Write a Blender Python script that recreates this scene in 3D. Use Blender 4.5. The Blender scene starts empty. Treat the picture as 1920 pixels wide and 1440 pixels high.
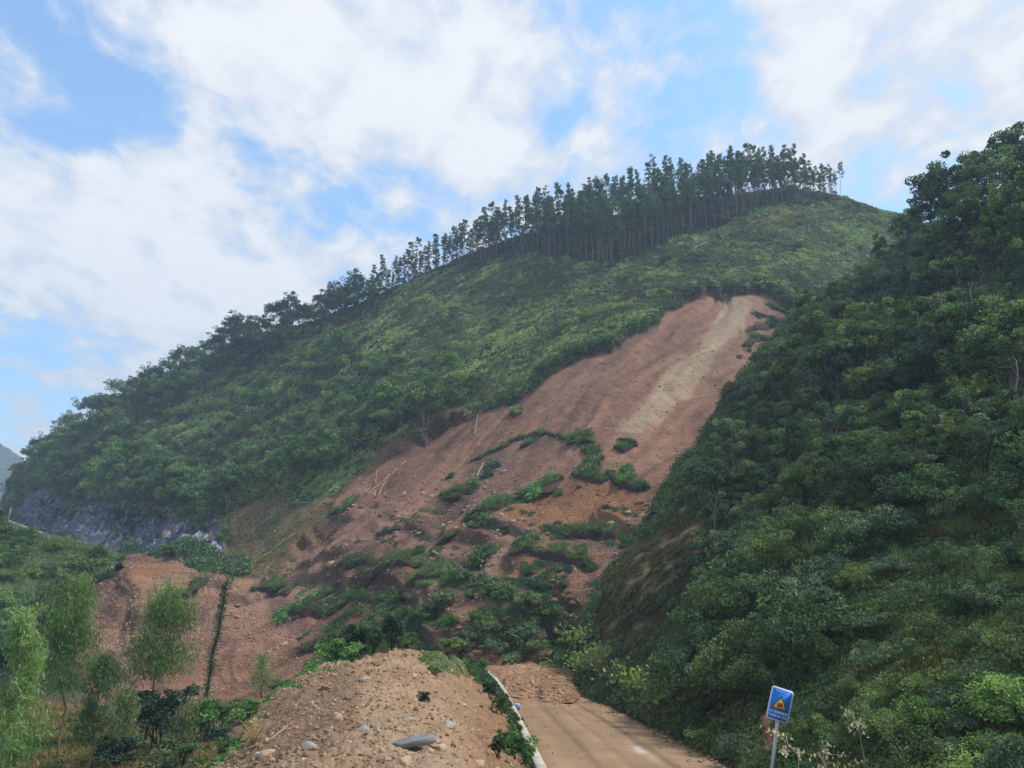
import bpy, math, random
import numpy as np
from mathutils import Vector, Matrix
RNG = np.random.default_rng(11)
random.seed(5)

# ------------------------------------------------------------------ camera
F = 1387.0                                  # focal length in pixels of a 1920 wide frame
PIT = math.radians(13.38)
sc = bpy.context.scene
C = sc.collection
cd = bpy.data.cameras.new('camera'); cam = bpy.data.objects.new('camera', cd); C.objects.link(cam)
cd.sensor_width = 36; cd.lens = 36 * F / 1920; cd.clip_start = .1; cd.clip_end = 8000
cam.rotation_euler = (math.radians(90) + PIT, 0, 0); cam.location = (0, 0, 0)
sc.camera = cam

def dirs(px, py):
    u = (np.asarray(px, float) - 960) / F; v = (720 - np.asarray(py, float)) / F
    return u, math.cos(PIT) - v * math.sin(PIT), math.sin(PIT) + v * math.cos(PIT)
def P(px, py, Y):
    a, b, c = dirs(px, py); s = Y / b
    return np.stack(np.broadcast_arrays(a * s, Y, c * s), -1)

# ------------------------------------------------------------------ sky, sun, exposure
SUN_EL, SUN_AZ = 55.0, 75.0                 # azimuth from +Y towards +X
w = bpy.data.worlds.new('World'); sc.world = w; w.use_nodes = True
nt = w.node_tree; nt.nodes.clear()
def wn(t, **k):
    n = nt.nodes.new(t)
    for a, b in k.items(): setattr(n, a, b)
    return n
def lk(a, b): nt.links.new(a, b)
def wmath(op, a, b=None, clamp=False):
    n = wn('ShaderNodeMath', operation=op, use_clamp=clamp)
    for i, x in enumerate((a, b)):
        if x is None: continue
        if isinstance(x, (int, float)): n.inputs[i].default_value = x
        else: lk(x, n.inputs[i])
    return n.outputs[0]
sky = wn('ShaderNodeTexSky', sky_type='NISHITA', sun_disc=False)
sky.sun_elevation = math.radians(SUN_EL); sky.sun_rotation = math.radians(SUN_AZ)
sky.altitude = 300; sky.air_density = 1.2; sky.dust_density = 1.2; sky.ozone_density = 2.0
tc = wn('ShaderNodeTexCoord'); D = tc.outputs['Generated']
sep = wn('ShaderNodeSeparateXYZ'); lk(D, sep.inputs[0])
den = wmath('ADD', wmath('MAXIMUM', sep.outputs[2], 0.0), .22)
cmb = wn('ShaderNodeCombineXYZ'); lk(wmath('DIVIDE', sep.outputs[0], den), cmb.inputs[0]); lk(wmath('DIVIDE', sep.outputs[1], den), cmb.inputs[1])
def wnoise(scale, detail, rough, dist=0., off=(0, 0, 0), rot=0., sx=1.):
    m = wn('ShaderNodeMapping'); lk(cmb.outputs[0], m.inputs[0])
    m.inputs['Location'].default_value = off; m.inputs['Rotation'].default_value = (0, 0, rot); m.inputs['Scale'].default_value = (sx, 1, 1)
    n = wn('ShaderNodeTexNoise'); lk(m.outputs[0], n.inputs['Vector'])
    n.inputs['Scale'].default_value = scale; n.inputs['Detail'].default_value = detail
    n.inputs['Roughness'].default_value = rough; n.inputs['Distortion'].default_value = dist
    return n.outputs[0]
big = wnoise(2.6, 7, .6, .15, (3.1, 1.7, 0), .9, 1.15)
fine = wnoise(6.5, 8, .6, .25, (1.3, 4.2, 0), .9, 1.25)
wnode = wn('ShaderNodeTexNoise'); lk(D, wnode.inputs['Vector']); wnode.inputs['Scale'].default_value = 5.5; wnode.inputs['Detail'].default_value = 4
wsub = wn('ShaderNodeVectorMath', operation='SUBTRACT'); lk(wnode.outputs['Color'], wsub.inputs[0]); wsub.inputs[1].default_value = (.5, .5, .5)
wscl = wn('ShaderNodeVectorMath', operation='SCALE'); lk(wsub.outputs[0], wscl.inputs[0]); wscl.inputs['Scale'].default_value = .22
wadd = wn('ShaderNodeVectorMath', operation='ADD'); lk(D, wadd.inputs[0]); lk(wscl.outputs[0], wadd.inputs[1])
DW = wadd.outputs[0]
field = wmath('ADD', wmath('MULTIPLY', wmath('SUBTRACT', big, .5), 2.2), wmath('MULTIPLY', wmath('SUBTRACT', fine, .5), 5.0))
# open blue holes (negative) and thick banks (positive) of the day's cloud, as directions on the sky
BL = [(60, 20, 130, -.6), (200, 60, 70, -.5), (40, 230, 120, -.75), (190, 185, 110, -.6), (290, 165, 70, -.8), (430, 250, 80, -.4), (520, 330, 110, -.75),
      (600, 390, 80, -.6), (110, 290, 90, -.5), (230, 330, 60, -.35), (650, 340, 60, -.35), (790, 385, 60, -.5), (700, 440, 60, -.5), (60, 660, 130, -.8), (150, 700, 90, -.5), (0, 700, 90, -.6),
      (1080, 30, 90, -.35), (1290, 90, 110, -.55), (1350, 180, 110, -.75), (1430, 230, 80, -.6), (1260, 220, 70, -.35), (1080, 230, 50, -.45), (1020, 200, 50, -.2), (1690, 330, 90, -.8), (1790, 230, 70, -.6),
      (1670, 110, 50, -.3), (1640, 240, 50, -.4), (1830, 40, 50, -.5), (1300, 0, 80, -.4), (920, 350, 40, -.3),
      (80, 115, 90, .5), (170, 90, 70, .4), (420, 120, 190, .6), (800, 180, 230, .9), (560, 80, 200, .6), (960, 60, 120, .4), (950, 290, 110, .5), (300, 480, 260, .9), (120, 420, 170, .5), (400, 600, 220, .7), (560, 480, 150, .5),
      (150, 560, 160, .5), (1560, 100, 180, .95), (1500, 60, 110, .6), (1560, 270, 110, .7), (1820, 120, 110, .6), (1810, 290, 90, .6), (1720, 380, 60, .6), (1160, 120, 110, .3), (1180, 300, 120, .35), (860, 300, 90, .4), (60, 790, 90, .3),
      (-700, 400, 500, .3), (2700, 300, 500, .3), (900, -700, 600, .2)]
for (bx, by, br, bw) in BL:
    d = np.array(dirs(bx, by)); d /= np.linalg.norm(d)
    dn = wn('ShaderNodeVectorMath', operation='DISTANCE'); lk(DW, dn.inputs[0]); dn.inputs[1].default_value = tuple(float(q) for q in d)
    mr = wn('ShaderNodeMapRange', interpolation_type='SMOOTHSTEP'); lk(dn.outputs['Value'], mr.inputs[0])
    mr.inputs[1].default_value = 0; mr.inputs[2].default_value = br / F * 1.45; mr.inputs[3].default_value = bw; mr.inputs[4].default_value = 0
    field = wmath('ADD', field, mr.outputs[0])
al = wn('ShaderNodeMapRange', interpolation_type='SMOOTHSTEP'); lk(field, al.inputs[0])
al.inputs[1].default_value = -.66; al.inputs[2].default_value = .66; al.inputs[3].default_value = .1; al.inputs[4].default_value = 1
thick = wn('ShaderNodeMapRange', interpolation_type='SMOOTHSTEP'); lk(wmath('ADD', field, wmath('MULTIPLY', wmath('SUBTRACT', fine, .5), 2.2)), thick.inputs[0])
thick.inputs[1].default_value = .1; thick.inputs[2].default_value = 1.5; thick.inputs[3].default_value = 0; thick.inputs[4].default_value = 1
def wmix(fac, a, b, bt='MIX'):
    n = wn('ShaderNodeMix', data_type='RGBA', blend_type=bt)
    if isinstance(fac, (int, float)): n.inputs[0].default_value = fac
    else: lk(fac, n.inputs[0])
    for i, x in ((6, a), (7, b)):
        if isinstance(x, tuple): n.inputs[i].default_value = x
        else: lk(x, n.inputs[i])
    return n.outputs[2]
SKYK = 0.1
cloud = wmix(thick.outputs[0], (4.7, 5.0, 5.45, 1), (5.95, 6.0, 6.1, 1))
blue = wmix(1.0, sky.outputs[0], (1.0, 1.42, 1.6, 1), 'MULTIPLY')
skycol = wmix(al.outputs[0], blue, cloud)
bg = wn('ShaderNodeBackground'); bg.inputs[1].default_value = SKYK; lk(skycol, bg.inputs[0])
wo = wn('ShaderNodeOutputWorld'); lk(bg.outputs[0], wo.inputs[0])
ld = bpy.data.lights.new('sun', 'SUN'); ld.energy = 3.0; ld.angle = math.radians(9); ld.color = (1, .95, .87)
sun = bpy.data.objects.new('sun', ld); C.objects.link(sun)
se, sa = math.radians(SUN_EL), math.radians(SUN_AZ)
sd = Vector((math.sin(sa) * math.cos(se), math.cos(sa) * math.cos(se), math.sin(se)))
sun.rotation_euler = (-sd).to_track_quat('-Z', 'Y').to_euler(); sun.location = sd * 300
sc.view_settings.view_transform = 'Standard'; sc.view_settings.look = 'None'
sc.view_settings.exposure = 0.8; sc.view_settings.gamma = 1
sc.cycles.max_bounces = 6; sc.cycles.diffuse_bounces = 2; sc.cycles.transmission_bounces = 3; sc.cycles.glossy_bounces = 1; sc.cycles.volume_bounces = 0

# ------------------------------------------------------------------ numeric helpers
def _h(ix, iy, iz, s):
    n = (ix * 374761393 + iy * 668265263 + iz * 1274126177 + s * 974634777) & 0xffffffff
    n = ((n ^ (n >> 13)) * 1274126177) & 0xffffffff
    n = ((n ^ (n >> 16)) * 2246822519) & 0xffffffff
    return ((n ^ (n >> 15)) & 0xffffff) / float(0xffffff)
def noise(x, y, z=0., s=0):
    x, y, z = np.broadcast_arrays(np.asarray(x, float), np.asarray(y, float), np.asarray(z, float))
    ix, iy, iz = np.floor(x).astype(np.int64), np.floor(y).astype(np.int64), np.floor(z).astype(np.int64)
    fx, fy, fz = x - ix, y - iy, z - iz
    fx, fy, fz = (q * q * q * (q * (q * 6 - 15) + 10) for q in (fx, fy, fz))
    r = 0
    for a in (0, 1):
        for b in (0, 1):
            for c in (0, 1):
                r = r + (fx if a else 1 - fx) * (fy if b else 1 - fy) * (fz if c else 1 - fz) * _h(ix + a, iy + b, iz + c, s)
    return r * 2 - 1
def fbm(x, y, z=0., o=4, s=0, g=.5):
    r = 0; a = 1.; t = 0
    for i in range(o):
        r = r + a * noise(x * 2 ** i + i * 7.3, y * 2 ** i + i * 3.1, np.asarray(z) * 2 ** i, s + i); t += a; a *= g
    return r / t
def sst(a, b, x):
    t = np.clip((x - a) / (b - a), 0, 1); return t * t * (3 - 2 * t)
def pl(pts):
    a = np.array(pts, float)
    return lambda x: np.interp(x, a[:, 0], a[:, 1])
def sdf(poly, x, y):
    """signed distance in the polygon's own units, negative inside"""
    p = np.array(poly, float); q = np.roll(p, -1, 0)
    x = np.asarray(x, float); y = np.asarray(y, float); sh = x.shape; x = x.ravel(); y = y.ravel()
    best = np.full(x.shape, 1e18); ins = np.zeros(x.shape, bool)
    for (x0, y0), (x1, y1) in zip(p, q):
        dx, dy = x1 - x0, y1 - y0; L = dx * dx + dy * dy + 1e-9
        t = np.clip(((x - x0) * dx + (y - y0) * dy) / L, 0, 1)
        best = np.minimum(best, (x - x0 - t * dx) ** 2 + (y - y0 - t * dy) ** 2)
        cr = (y0 > y) != (y1 > y)
        ins ^= cr & (x < (x1 - x0) * (y - y0) / ((y1 - y0) if abs(y1 - y0) > 1e-9 else 1e-9) + x0)
    d = np.sqrt(best); d[ins] *= -1
    return d.reshape(sh)
def tps(ctrl, lam=1e-3):
    c = np.array(ctrl, float); X = c[:, :2] / 500; v = np.log(c[:, 2]); n = len(c)
    r = np.linalg.norm(X[:, None] - X[None], axis=2); K = np.where(r > 0, r * r * np.log(r + 1e-12), 0) + lam * np.eye(n)
    Pm = np.hstack([np.ones((n, 1)), X]); A = np.zeros((n + 3, n + 3)); A[:n, :n] = K; A[:n, n:] = Pm; A[n:, :n] = Pm.T
    sol = np.linalg.solve(A, np.concatenate([v, np.zeros(3)]))
    def f(px, py):
        a = np.asarray(px, float) / 500; b = np.asarray(py, float) / 500
        o = sol[n] + sol[n + 1] * a + sol[n + 2] * b
        for i in range(n):
            rr = np.sqrt((a - X[i, 0]) ** 2 + (b - X[i, 1]) ** 2) + 1e-12
            o = o + sol[i] * rr * rr * np.log(rr)
        return np.exp(o)
    return f

# ------------------------------------------------------------------ object helpers
def mesh(name, V, Fc, mats=(), attrs=None, col=None, smooth=False, midx=None):
    """V (n,3); Fc list of index arrays, each (m,k)"""
    me = bpy.data.meshes.new(name)
    V = np.ascontiguousarray(V, np.float32).reshape(-1, 3)
    if not isinstance(Fc, list): Fc = [Fc]
    Fc = [np.asarray(f, np.int32) for f in Fc if len(f)]
    nl = sum(f.size for f in Fc); nf = sum(len(f) for f in Fc)
    me.vertices.add(len(V)); me.vertices.foreach_set('co', V.ravel())
    me.loops.add(nl); me.loops.foreach_set('vertex_index', np.concatenate([f.ravel() for f in Fc]))
    tot = np.concatenate([np.full(len(f), f.shape[1], np.int32) for f in Fc])
    me.polygons.add(nf); me.polygons.foreach_set('loop_start', np.concatenate([[0], np.cumsum(tot)[:-1]]).astype(np.int32))
    try: me.polygons.foreach_set('loop_total', tot)
    except Exception: pass
    for m in mats: me.materials.append(m)
    if midx is not None: me.polygons.foreach_set('material_index', np.asarray(midx, np.int32))
    for k, v in (attrs or {}).items():
        a = me.attributes.new(k, 'FLOAT', 'POINT'); a.data.foreach_set('value', np.ascontiguousarray(v, np.float32).ravel())
    if col is not None:
        a = me.attributes.new('col', 'FLOAT_COLOR', 'POINT')
        c4 = np.ones((len(V), 4), np.float32); c4[:, :3] = np.asarray(col).reshape(-1, 3); a.data.foreach_set('color', c4.ravel())
    me.update(calc_edges=True); me.validate()
    if smooth: me.shade_smooth()
    return me
def tag(o, label=None, cat=None, group=None, kind=None):
    if label: o['label'] = label
    if cat: o['category'] = cat
    if group: o['group'] = group
    if kind: o['kind'] = kind
    return o
def link(name, data, parent=None, loc=None):
    o = bpy.data.objects.new(name, data); C.objects.link(o)
    if parent is not None: o.parent = parent
    if loc is not None: o.location = [float(q) for q in loc]
    return o
def thing(name, label, cat, loc=(0, 0, 0), group=None):
    return tag(link(name, None, None, loc), label, cat, group)
def dup(root, loc, rz=0., sc_=(1, 1, 1), label=None, group=None, rx=0., ry=0.):
    r = root.copy(); C.objects.link(r); r.location = [float(q) for q in loc]; r.rotation_euler = (rx, ry, rz)
    r.scale = sc_ if hasattr(sc_, '__len__') else (sc_,) * 3
    if label: r['label'] = label
    if group: r['group'] = group
    for ch in list(root.children):
        c = ch.copy(); C.objects.link(c); c.parent = r
        for g in ch.children:
            d = g.copy(); C.objects.link(d); d.parent = c
    return r
class Pool:
    """several built variants of one kind; the first use moves a variant itself, later uses copy it"""
    def __init__(s, roots): s.r = roots; s.used = [False] * len(roots); s.k = 0
    def put(s, loc, rz=0., sc_=1., label=None, group=None, i=None, rx=0., ry=0.):
        if i is None: i = s.k % len(s.r); s.k += 1
        sc3 = tuple(sc_) if hasattr(sc_, '__len__') else (sc_,) * 3
        if not s.used[i]:
            s.used[i] = True; s.pend = s.r[i]
            o = s.r[i]; o.location = [float(q) for q in loc]; o.rotation_euler = (rx, ry, rz); o.scale = sc3
            if label: o['label'] = label
            if group: o['group'] = group
            return o
        return dup(s.r[i], loc, rz, sc3, label, group, rx, ry)

# ------------------------------------------------------------------ materials
class M:
    def __init__(s, name):
        s.m = bpy.data.materials.new(name); s.m.use_nodes = True; s.t = s.m.node_tree; s.t.nodes.clear()
        s.out = s.n('ShaderNodeOutputMaterial')
    def n(s, t, **k):
        x = s.t.nodes.new(t)
        for a, b in k.items(): setattr(x, a, b)
        return x
    def l(s, a, b): s.t.links.new(a, b)
    def setin(s, node, i, v):
        if hasattr(v, 'is_linked') or isinstance(v, bpy.types.NodeSocket): s.l(v, node.inputs[i])
        else: node.inputs[i].default_value = v
    def attr(s, name, out='Fac'): return s.n('ShaderNodeAttribute', attribute_name=name).outputs[out]
    def math(s, op, a, b=0., clamp=False):
        x = s.n('ShaderNodeMath', operation=op, use_clamp=clamp); s.setin(x, 0, a); s.setin(x, 1, b); return x.outputs[0]
    def mix(s, f, a, b, bt='MIX'):
        x = s.n('ShaderNodeMix', data_type='RGBA', blend_type=bt); s.setin(x, 0, f); s.setin(x, 6, a); s.setin(x, 7, b); return x.outputs[2]
    def noise(s, scale, detail=4, rough=.55, vec=None, dist=0.):
        x = s.n('ShaderNodeTexNoise'); x.inputs['Scale'].default_value = scale; x.inputs['Detail'].default_value = detail
        x.inputs['Roughness'].default_value = rough; x.inputs['Distortion'].default_value = dist
        s.l(vec if vec is not None else s.pos(), x.inputs['Vector']); return x.outputs[0]
    def pos(s): return s.n('ShaderNodeNewGeometry').outputs['Position']
    def obj(s): return s.n('ShaderNodeTexCoord').outputs['Object']
    def ramp(s, f, stops):
        x = s.n('ShaderNodeValToRGB'); s.l(f, x.inputs[0]); e = x.color_ramp.elements
        while len(e) < len(stops): e.new(.5)
        for q, (p, c) in zip(e, stops): q.position = p; q.color = (c[0], c[1], c[2], 1)
        return x.outputs[0]
    def rng(s, v, a, b, c, d):
        x = s.n('ShaderNodeMapRange'); s.l(v, x.inputs[0])
        for i, q in enumerate((a, b, c, d)): x.inputs[i + 1].default_value = q
        return x.outputs[0]
    def pbr(s, col, rough=.9, bump=None, bstr=.5, bdist=.05, spec=.3, metal=0.):
        b = s.n('ShaderNodeBsdfPrincipled'); s.setin(b, 'Base Color', col); s.setin(b, 'Roughness', rough)
        b.inputs['Specular IOR Level'].default_value = spec; b.inputs['Metallic'].default_value = metal
        if bump is not None:
            q = s.n('ShaderNodeBump'); q.inputs['Strength'].default_value = bstr; q.inputs['Distance'].default_value = bdist
            s.l(bump, q.inputs['Height']); s.l(q.outputs[0], b.inputs['Normal'])
        s.l(b.outputs[0], s.out.inputs[0]); return s.m
def foliage(name, dark, mid, light, trans=.3, patch=0., pscale=.06, warm=None, gain=(1.65, 1.62, 1.45)):
    dark, mid, light = (tuple(min(.8, q * g_) for q, g_ in zip(c_, gain)) for c_ in (dark, mid, light))
    m = M(name)
    t = m.attr('tint'); r = m.n('ShaderNodeObjectInfo').outputs['Random']
    f = m.math('ADD', m.math('MULTIPLY', t, .72), m.math('MULTIPLY', r, .34))
    if patch:
        f = m.math('ADD', f, m.math('MULTIPLY', m.math('SUBTRACT', m.noise(pscale, 4, .6), .5), patch), True)
    col = m.ramp(f, [(0.05, dark), (.5, mid), (.92, light)])
    if warm:
        k = m.rng(m.noise(pscale * 1.7, 3, .6), .52, .68, 0, .75)
        col = m.mix(k, col, m.mix(1., col, warm, 'MULTIPLY'))
    d = m.n('ShaderNodeBsdfDiffuse'); m.l(col, d.inputs[0])
    tr = m.n('ShaderNodeBsdfTranslucent'); m.l(m.mix(1., col, (1.15, 1.25, .6, 1), 'MULTIPLY'), tr.inputs[0])
    x = m.n('ShaderNodeMixShader'); x.inputs[0].default_value = trans; m.l(d.outputs[0], x.inputs[1]); m.l(tr.outputs[0], x.inputs[2])
    g = m.n('ShaderNodeBsdfGlossy'); g.inputs['Roughness'].default_value = .6; g.inputs[0].default_value = (.8, .85, .9, 1)
    y = m.n('ShaderNodeMixShader'); y.inputs[0].default_value = .016; m.l(x.outputs[0], y.inputs[1]); m.l(g.outputs[0], y.inputs[2])
    m.l(y.outputs[0], m.out.inputs[0]); return m.m
def ground_mat(name, bump_scale, bdist, detail_amt=.35, bstr=.6, scale2=None):
    m = M(name); c = m.attr('col', 'Color')
    n1 = m.noise(bump_scale, 6, .65); n2 = m.noise(scale2 or bump_scale * .22, 5, .6)
    k = m.rng(m.math('ADD', m.math('MULTIPLY', n1, .6), m.math('MULTIPLY', n2, .4)), .3, .7, 1 - detail_amt, 1 + detail_amt)
    v = m.n('ShaderNodeCombineXYZ')
    for i in range(3): m.l(k, v.inputs[i])
    return m.pbr(m.mix(1., c, v.outputs[0], 'MULTIPLY'), .92, m.math('ADD', n1, n2), bstr, bdist, .15)

def flat(name, col, rough=.6, spec=.3, var=.12, scale=20., metal=0., bump=0.):
    m = M(name); n = m.noise(scale, 4, .6, m.obj())
    a = tuple(q * (1 - var) for q in col) + (1,); b = tuple(q * (1 + var) for q in col) + (1,)
    return m.pbr(m.mix(n, a, b), rough, n if bump else None, bump or .1, .01, spec, metal)

# ------------------------------------------------------------------ terrain sheets
class Sheet:
    def __init__(s, name, x0, x1, step, top, bot, rows, ctrl, disp=None, colour=None, mat=None, skirt=(12, 3., 1.6), kind='structure', rowpow=1., label=None, lip=None):
        s.x0, s.step = x0, step
        cols = np.arange(x0, x1 + step, step, dtype=float); s.nc = len(cols); s.nr = rows; s.top, s.bot, s.rp = top, bot, rowpow
        t = np.linspace(0, 1, rows)[:, None] ** rowpow
        PX = np.broadcast_to(cols[None], (rows, len(cols))); PY = top(PX) + (bot(PX) - top(PX)) * t
        Y = ctrl(PX, PY); X = P(PX, PY, Y)
        gu = np.gradient(X, axis=1); gv = np.gradient(X, axis=0); N = np.cross(gu, gv); N /= np.linalg.norm(N, axis=2, keepdims=True) + 1e-9
        N = np.where(N[..., 2:3] < 0, -N, N); s.N = N
        if disp is not None: X = X + N * disp(PX, PY, X)[..., None]
        s.X = X; s.PX, s.PY = PX, PY
        c = colour(PX, PY, X) if colour is not None else np.ones(X.shape) * .1
        k, dy, dz = skirt
        a = np.arange(1, k + 1)[::-1][:, None]
        e = X[0][None]
        ax = np.broadcast_to(a, (k, len(cols))) * 1.0
        S = np.stack([e[..., 0] + 0 * ax, e[..., 1] + ax * dy, e[..., 2] - .25 * ax * dz - .75 * dz * ax ** 1.25 / 1.6], -1)
        XX = np.concatenate([S, X], 0); CC = np.concatenate([np.broadcast_to(c[0][None], S.shape), c], 0)
        R = XX.shape[0]; idx = np.arange(R * s.nc).reshape(R, s.nc)
        Fq = np.stack([idx[:-1, :-1], idx[1:, :-1], idx[1:, 1:], idx[:-1, 1:]], -1).reshape(-1, 4)
        s.me = mesh(name, XX.reshape(-1, 3), Fq, [mat] if mat else [], None, CC, smooth=True)
        s.o = link(name, s.me)
        tag(s.o, kind=kind)
        if label: s.o['label'] = label
    def at(s, px, py, nrm=False):
        px = np.asarray(px, float); py = np.asarray(py, float)
        u = np.clip((px - s.x0) / s.step, 0, s.nc - 1.001)
        tt = np.clip((py - s.top(px)) / (s.bot(px) - s.top(px)), 0, .99999) ** (1 / s.rp) * (s.nr - 1)
        i = u.astype(int); j = tt.astype(int); fu = (u - i)[..., None]; fv = (tt - j)[..., None]
        def bl(A): return (A[j, i] * (1 - fu) + A[j, np.minimum(i + 1, s.nc - 1)] * fu) * (1 - fv) + (A[np.minimum(j + 1, s.nr - 1), i] * (1 - fu) + A[np.minimum(j + 1, s.nr - 1), np.minimum(i + 1, s.nc - 1)] * fu) * fv
        return (bl(s.X), bl(s.N)) if nrm else bl(s.X)

SLIDE = [(1330, 540), (1400, 531), (1455, 548), (1500, 578), (1500, 640), (1420, 720), (1370, 790), (1320, 860), (1270, 920), (1250, 1000), (1190, 1080), (1150, 1150), (1130, 1230),
         (1060, 1260), (960, 1270), (880, 1260), (700, 1330), (420, 1400), (300, 1350), (205, 1335), (150, 1270), (125, 1200), (108, 1128), (150, 1085), (205, 1050), (262, 1036), (320, 1040), (380, 1068), (470, 1085), (530, 1072),
         (560, 1020), (600, 968), (622, 915), (690, 872), (740, 838), (800, 798), (880, 772), (955, 742), (1000, 712), (1045, 690), (1090, 655), (1150, 640), (1200, 605), (1240, 575), (1290, 552)]
SAND = [(1378, 538), (1412, 545), (1402, 592), (1350, 648), (1292, 706), (1230, 764), (1175, 796), (1152, 792), (1215, 730), (1272, 664), (1335, 600)]
ORANGE = [[(930, 925), (1060, 880), (1180, 890), (1210, 930), (1130, 990), (1010, 1015), (960, 985)], [(205, 1050), (300, 1036), (350, 1056), (290, 1090), (140, 1100), (160, 1082)], [(680, 1060), (760, 1020), (800, 1050), (740, 1090), (640, 1110)], [(560, 1130), (680, 1110), (700, 1150), (600, 1170)], [(940, 1060), (1010, 1050), (1060, 1080), (1000, 1120), (950, 1100)], [(870, 1190), (960, 1200), (1000, 1240), (900, 1250)]]
DARKS = [[(880, 840), (970, 815), (960, 860), (900, 910), (850, 960), (800, 1000), (790, 980), (850, 910)], [(700, 965), (740, 958), (720, 978), (690, 982)], [(640, 1070), (900, 1010), (880, 1040), (760, 1075), (640, 1100)], [(1050, 1010), (1200, 975), (1160, 1035), (1080, 1045)], [(470, 1080), (520, 1090), (560, 1140), (620, 1145), (540, 1180), (500, 1130)], [(1190, 640), (1160, 660), (1060, 690), (1150, 650)], [(1150, 640), (1230, 585), (1240, 600), (1160, 655)], [(960, 810), (1060, 790), (1060, 805), (960, 830)]]
CLIFF = [(20, 925), (60, 915), (100, 925), (130, 955), (180, 935), (250, 945), (330, 965), (410, 968), (445, 1005), (410, 1045), (330, 1055), (220, 1040), (120, 1015), (40, 985)]
BRUSH = [(400, 960), (500, 935), (600, 925), (640, 900), (720, 830), (820, 770), (900, 750), (960, 735), (905, 775), (740, 850), (640, 920), (600, 980), (560, 1030), (530, 1080), (430, 1085), (370, 1060), (420, 1000)]
STAND = [(690, 540), (800, 500), (900, 465), (1000, 435), (1100, 405), (1250, 370), (1400, 335), (1500, 325), (1590, 360), (1560, 372), (1500, 375), (1440, 390), (1390, 415), (1300, 445), (1240, 465), (1150, 495), (1060, 487), (1000, 480), (940, 490), (870, 505), (800, 525), (740, 545), (700, 558)]

RIDGE = pl([(-200, 1035), (-40, 1015), (-5, 992), (8, 955), (20, 915), (30, 892), (55, 862), (120, 800), (210, 745), (300, 697), (440, 646), (560, 606), (690, 552), (800, 515), (880, 484), (960, 455), (1050, 428), (1150, 405), (1300, 376), (1450, 350), (1540, 350), (1600, 368), (1650, 384), (1720, 402), (1900, 430), (2050, 470)])
main_ctrl = tps([(-150, 1040, 240), (-150, 1150, 180), (-100, 1300, 75), (10, 960, 245), (50, 862, 250), (120, 800, 248), (100, 900, 212), (100, 920, 200), (100, 1010, 186), (100, 1100, 100), (100, 1250, 64), (0, 1440, 36),
    (250, 725, 240), (250, 820, 200), (250, 930, 163), (250, 945, 158), (250, 1030, 148), (250, 1060, 92), (250, 1200, 72), (200, 1340, 50), (200, 1440, 36), (200, 1520, 30),
    (430, 650, 232), (430, 750, 200), (430, 850, 166), (430, 960, 131), (430, 1020, 122), (430, 1090, 92), (430, 1200, 74), (450, 1340, 50), (450, 1500, 30),
    (690, 552, 222), (700, 640, 188), (700, 760, 148), (700, 880, 113), (700, 1050, 80), (700, 1180, 64), (700, 1300, 54),
    (900, 478, 218), (900, 620, 165), (900, 800, 115), (900, 1000, 80), (900, 1180, 61), (900, 1280, 54),
    (1100, 418, 214), (1100, 480, 186), (1100, 640, 131), (1100, 800, 99), (1100, 1000, 73), (1100, 1150, 60), (1100, 1260, 54),
    (1300, 376, 208), (1300, 440, 184), (1300, 560, 142), (1300, 700, 111), (1300, 850, 87), (1300, 1000, 70), (1300, 1200, 58),
    (1500, 350, 202), (1500, 450, 174), (1500, 560, 146), (1500, 700, 118), (1500, 900, 90), (1500, 1200, 66), (1700, 400, 190), (1700, 520, 160), (1700, 700, 132), (1900, 430, 180), (1900, 700, 140), (2000, 1100, 95)], 2e-3)
FL = np.array([-.62, -.78])                                   # fall line on the ground plan
def flow(X):
    s_, t_ = X[..., 0] * FL[0] + X[..., 1] * FL[1], X[..., 0] * FL[1] - X[..., 1] * FL[0]
    return s_, t_ + 4.5 * fbm(s_ / 24, t_ / 16, 0, 3, 120)
def warp(px, py, a=9, s=45, seed=0):
    return px + a * fbm(px / s, py / s, 0, 4, seed + 20, .6), py + a * fbm(px / s, py / s, 5, 4, seed + 30, .6)
def main_masks(px, py):
    wx, wy = warp(px, py, 16, 42)
    return sdf(SLIDE, wx, wy), sdf(CLIFF, *warp(px, py, 14, 30, 3)), sdf(BRUSH, *warp(px, py, 18, 40, 5))
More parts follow.
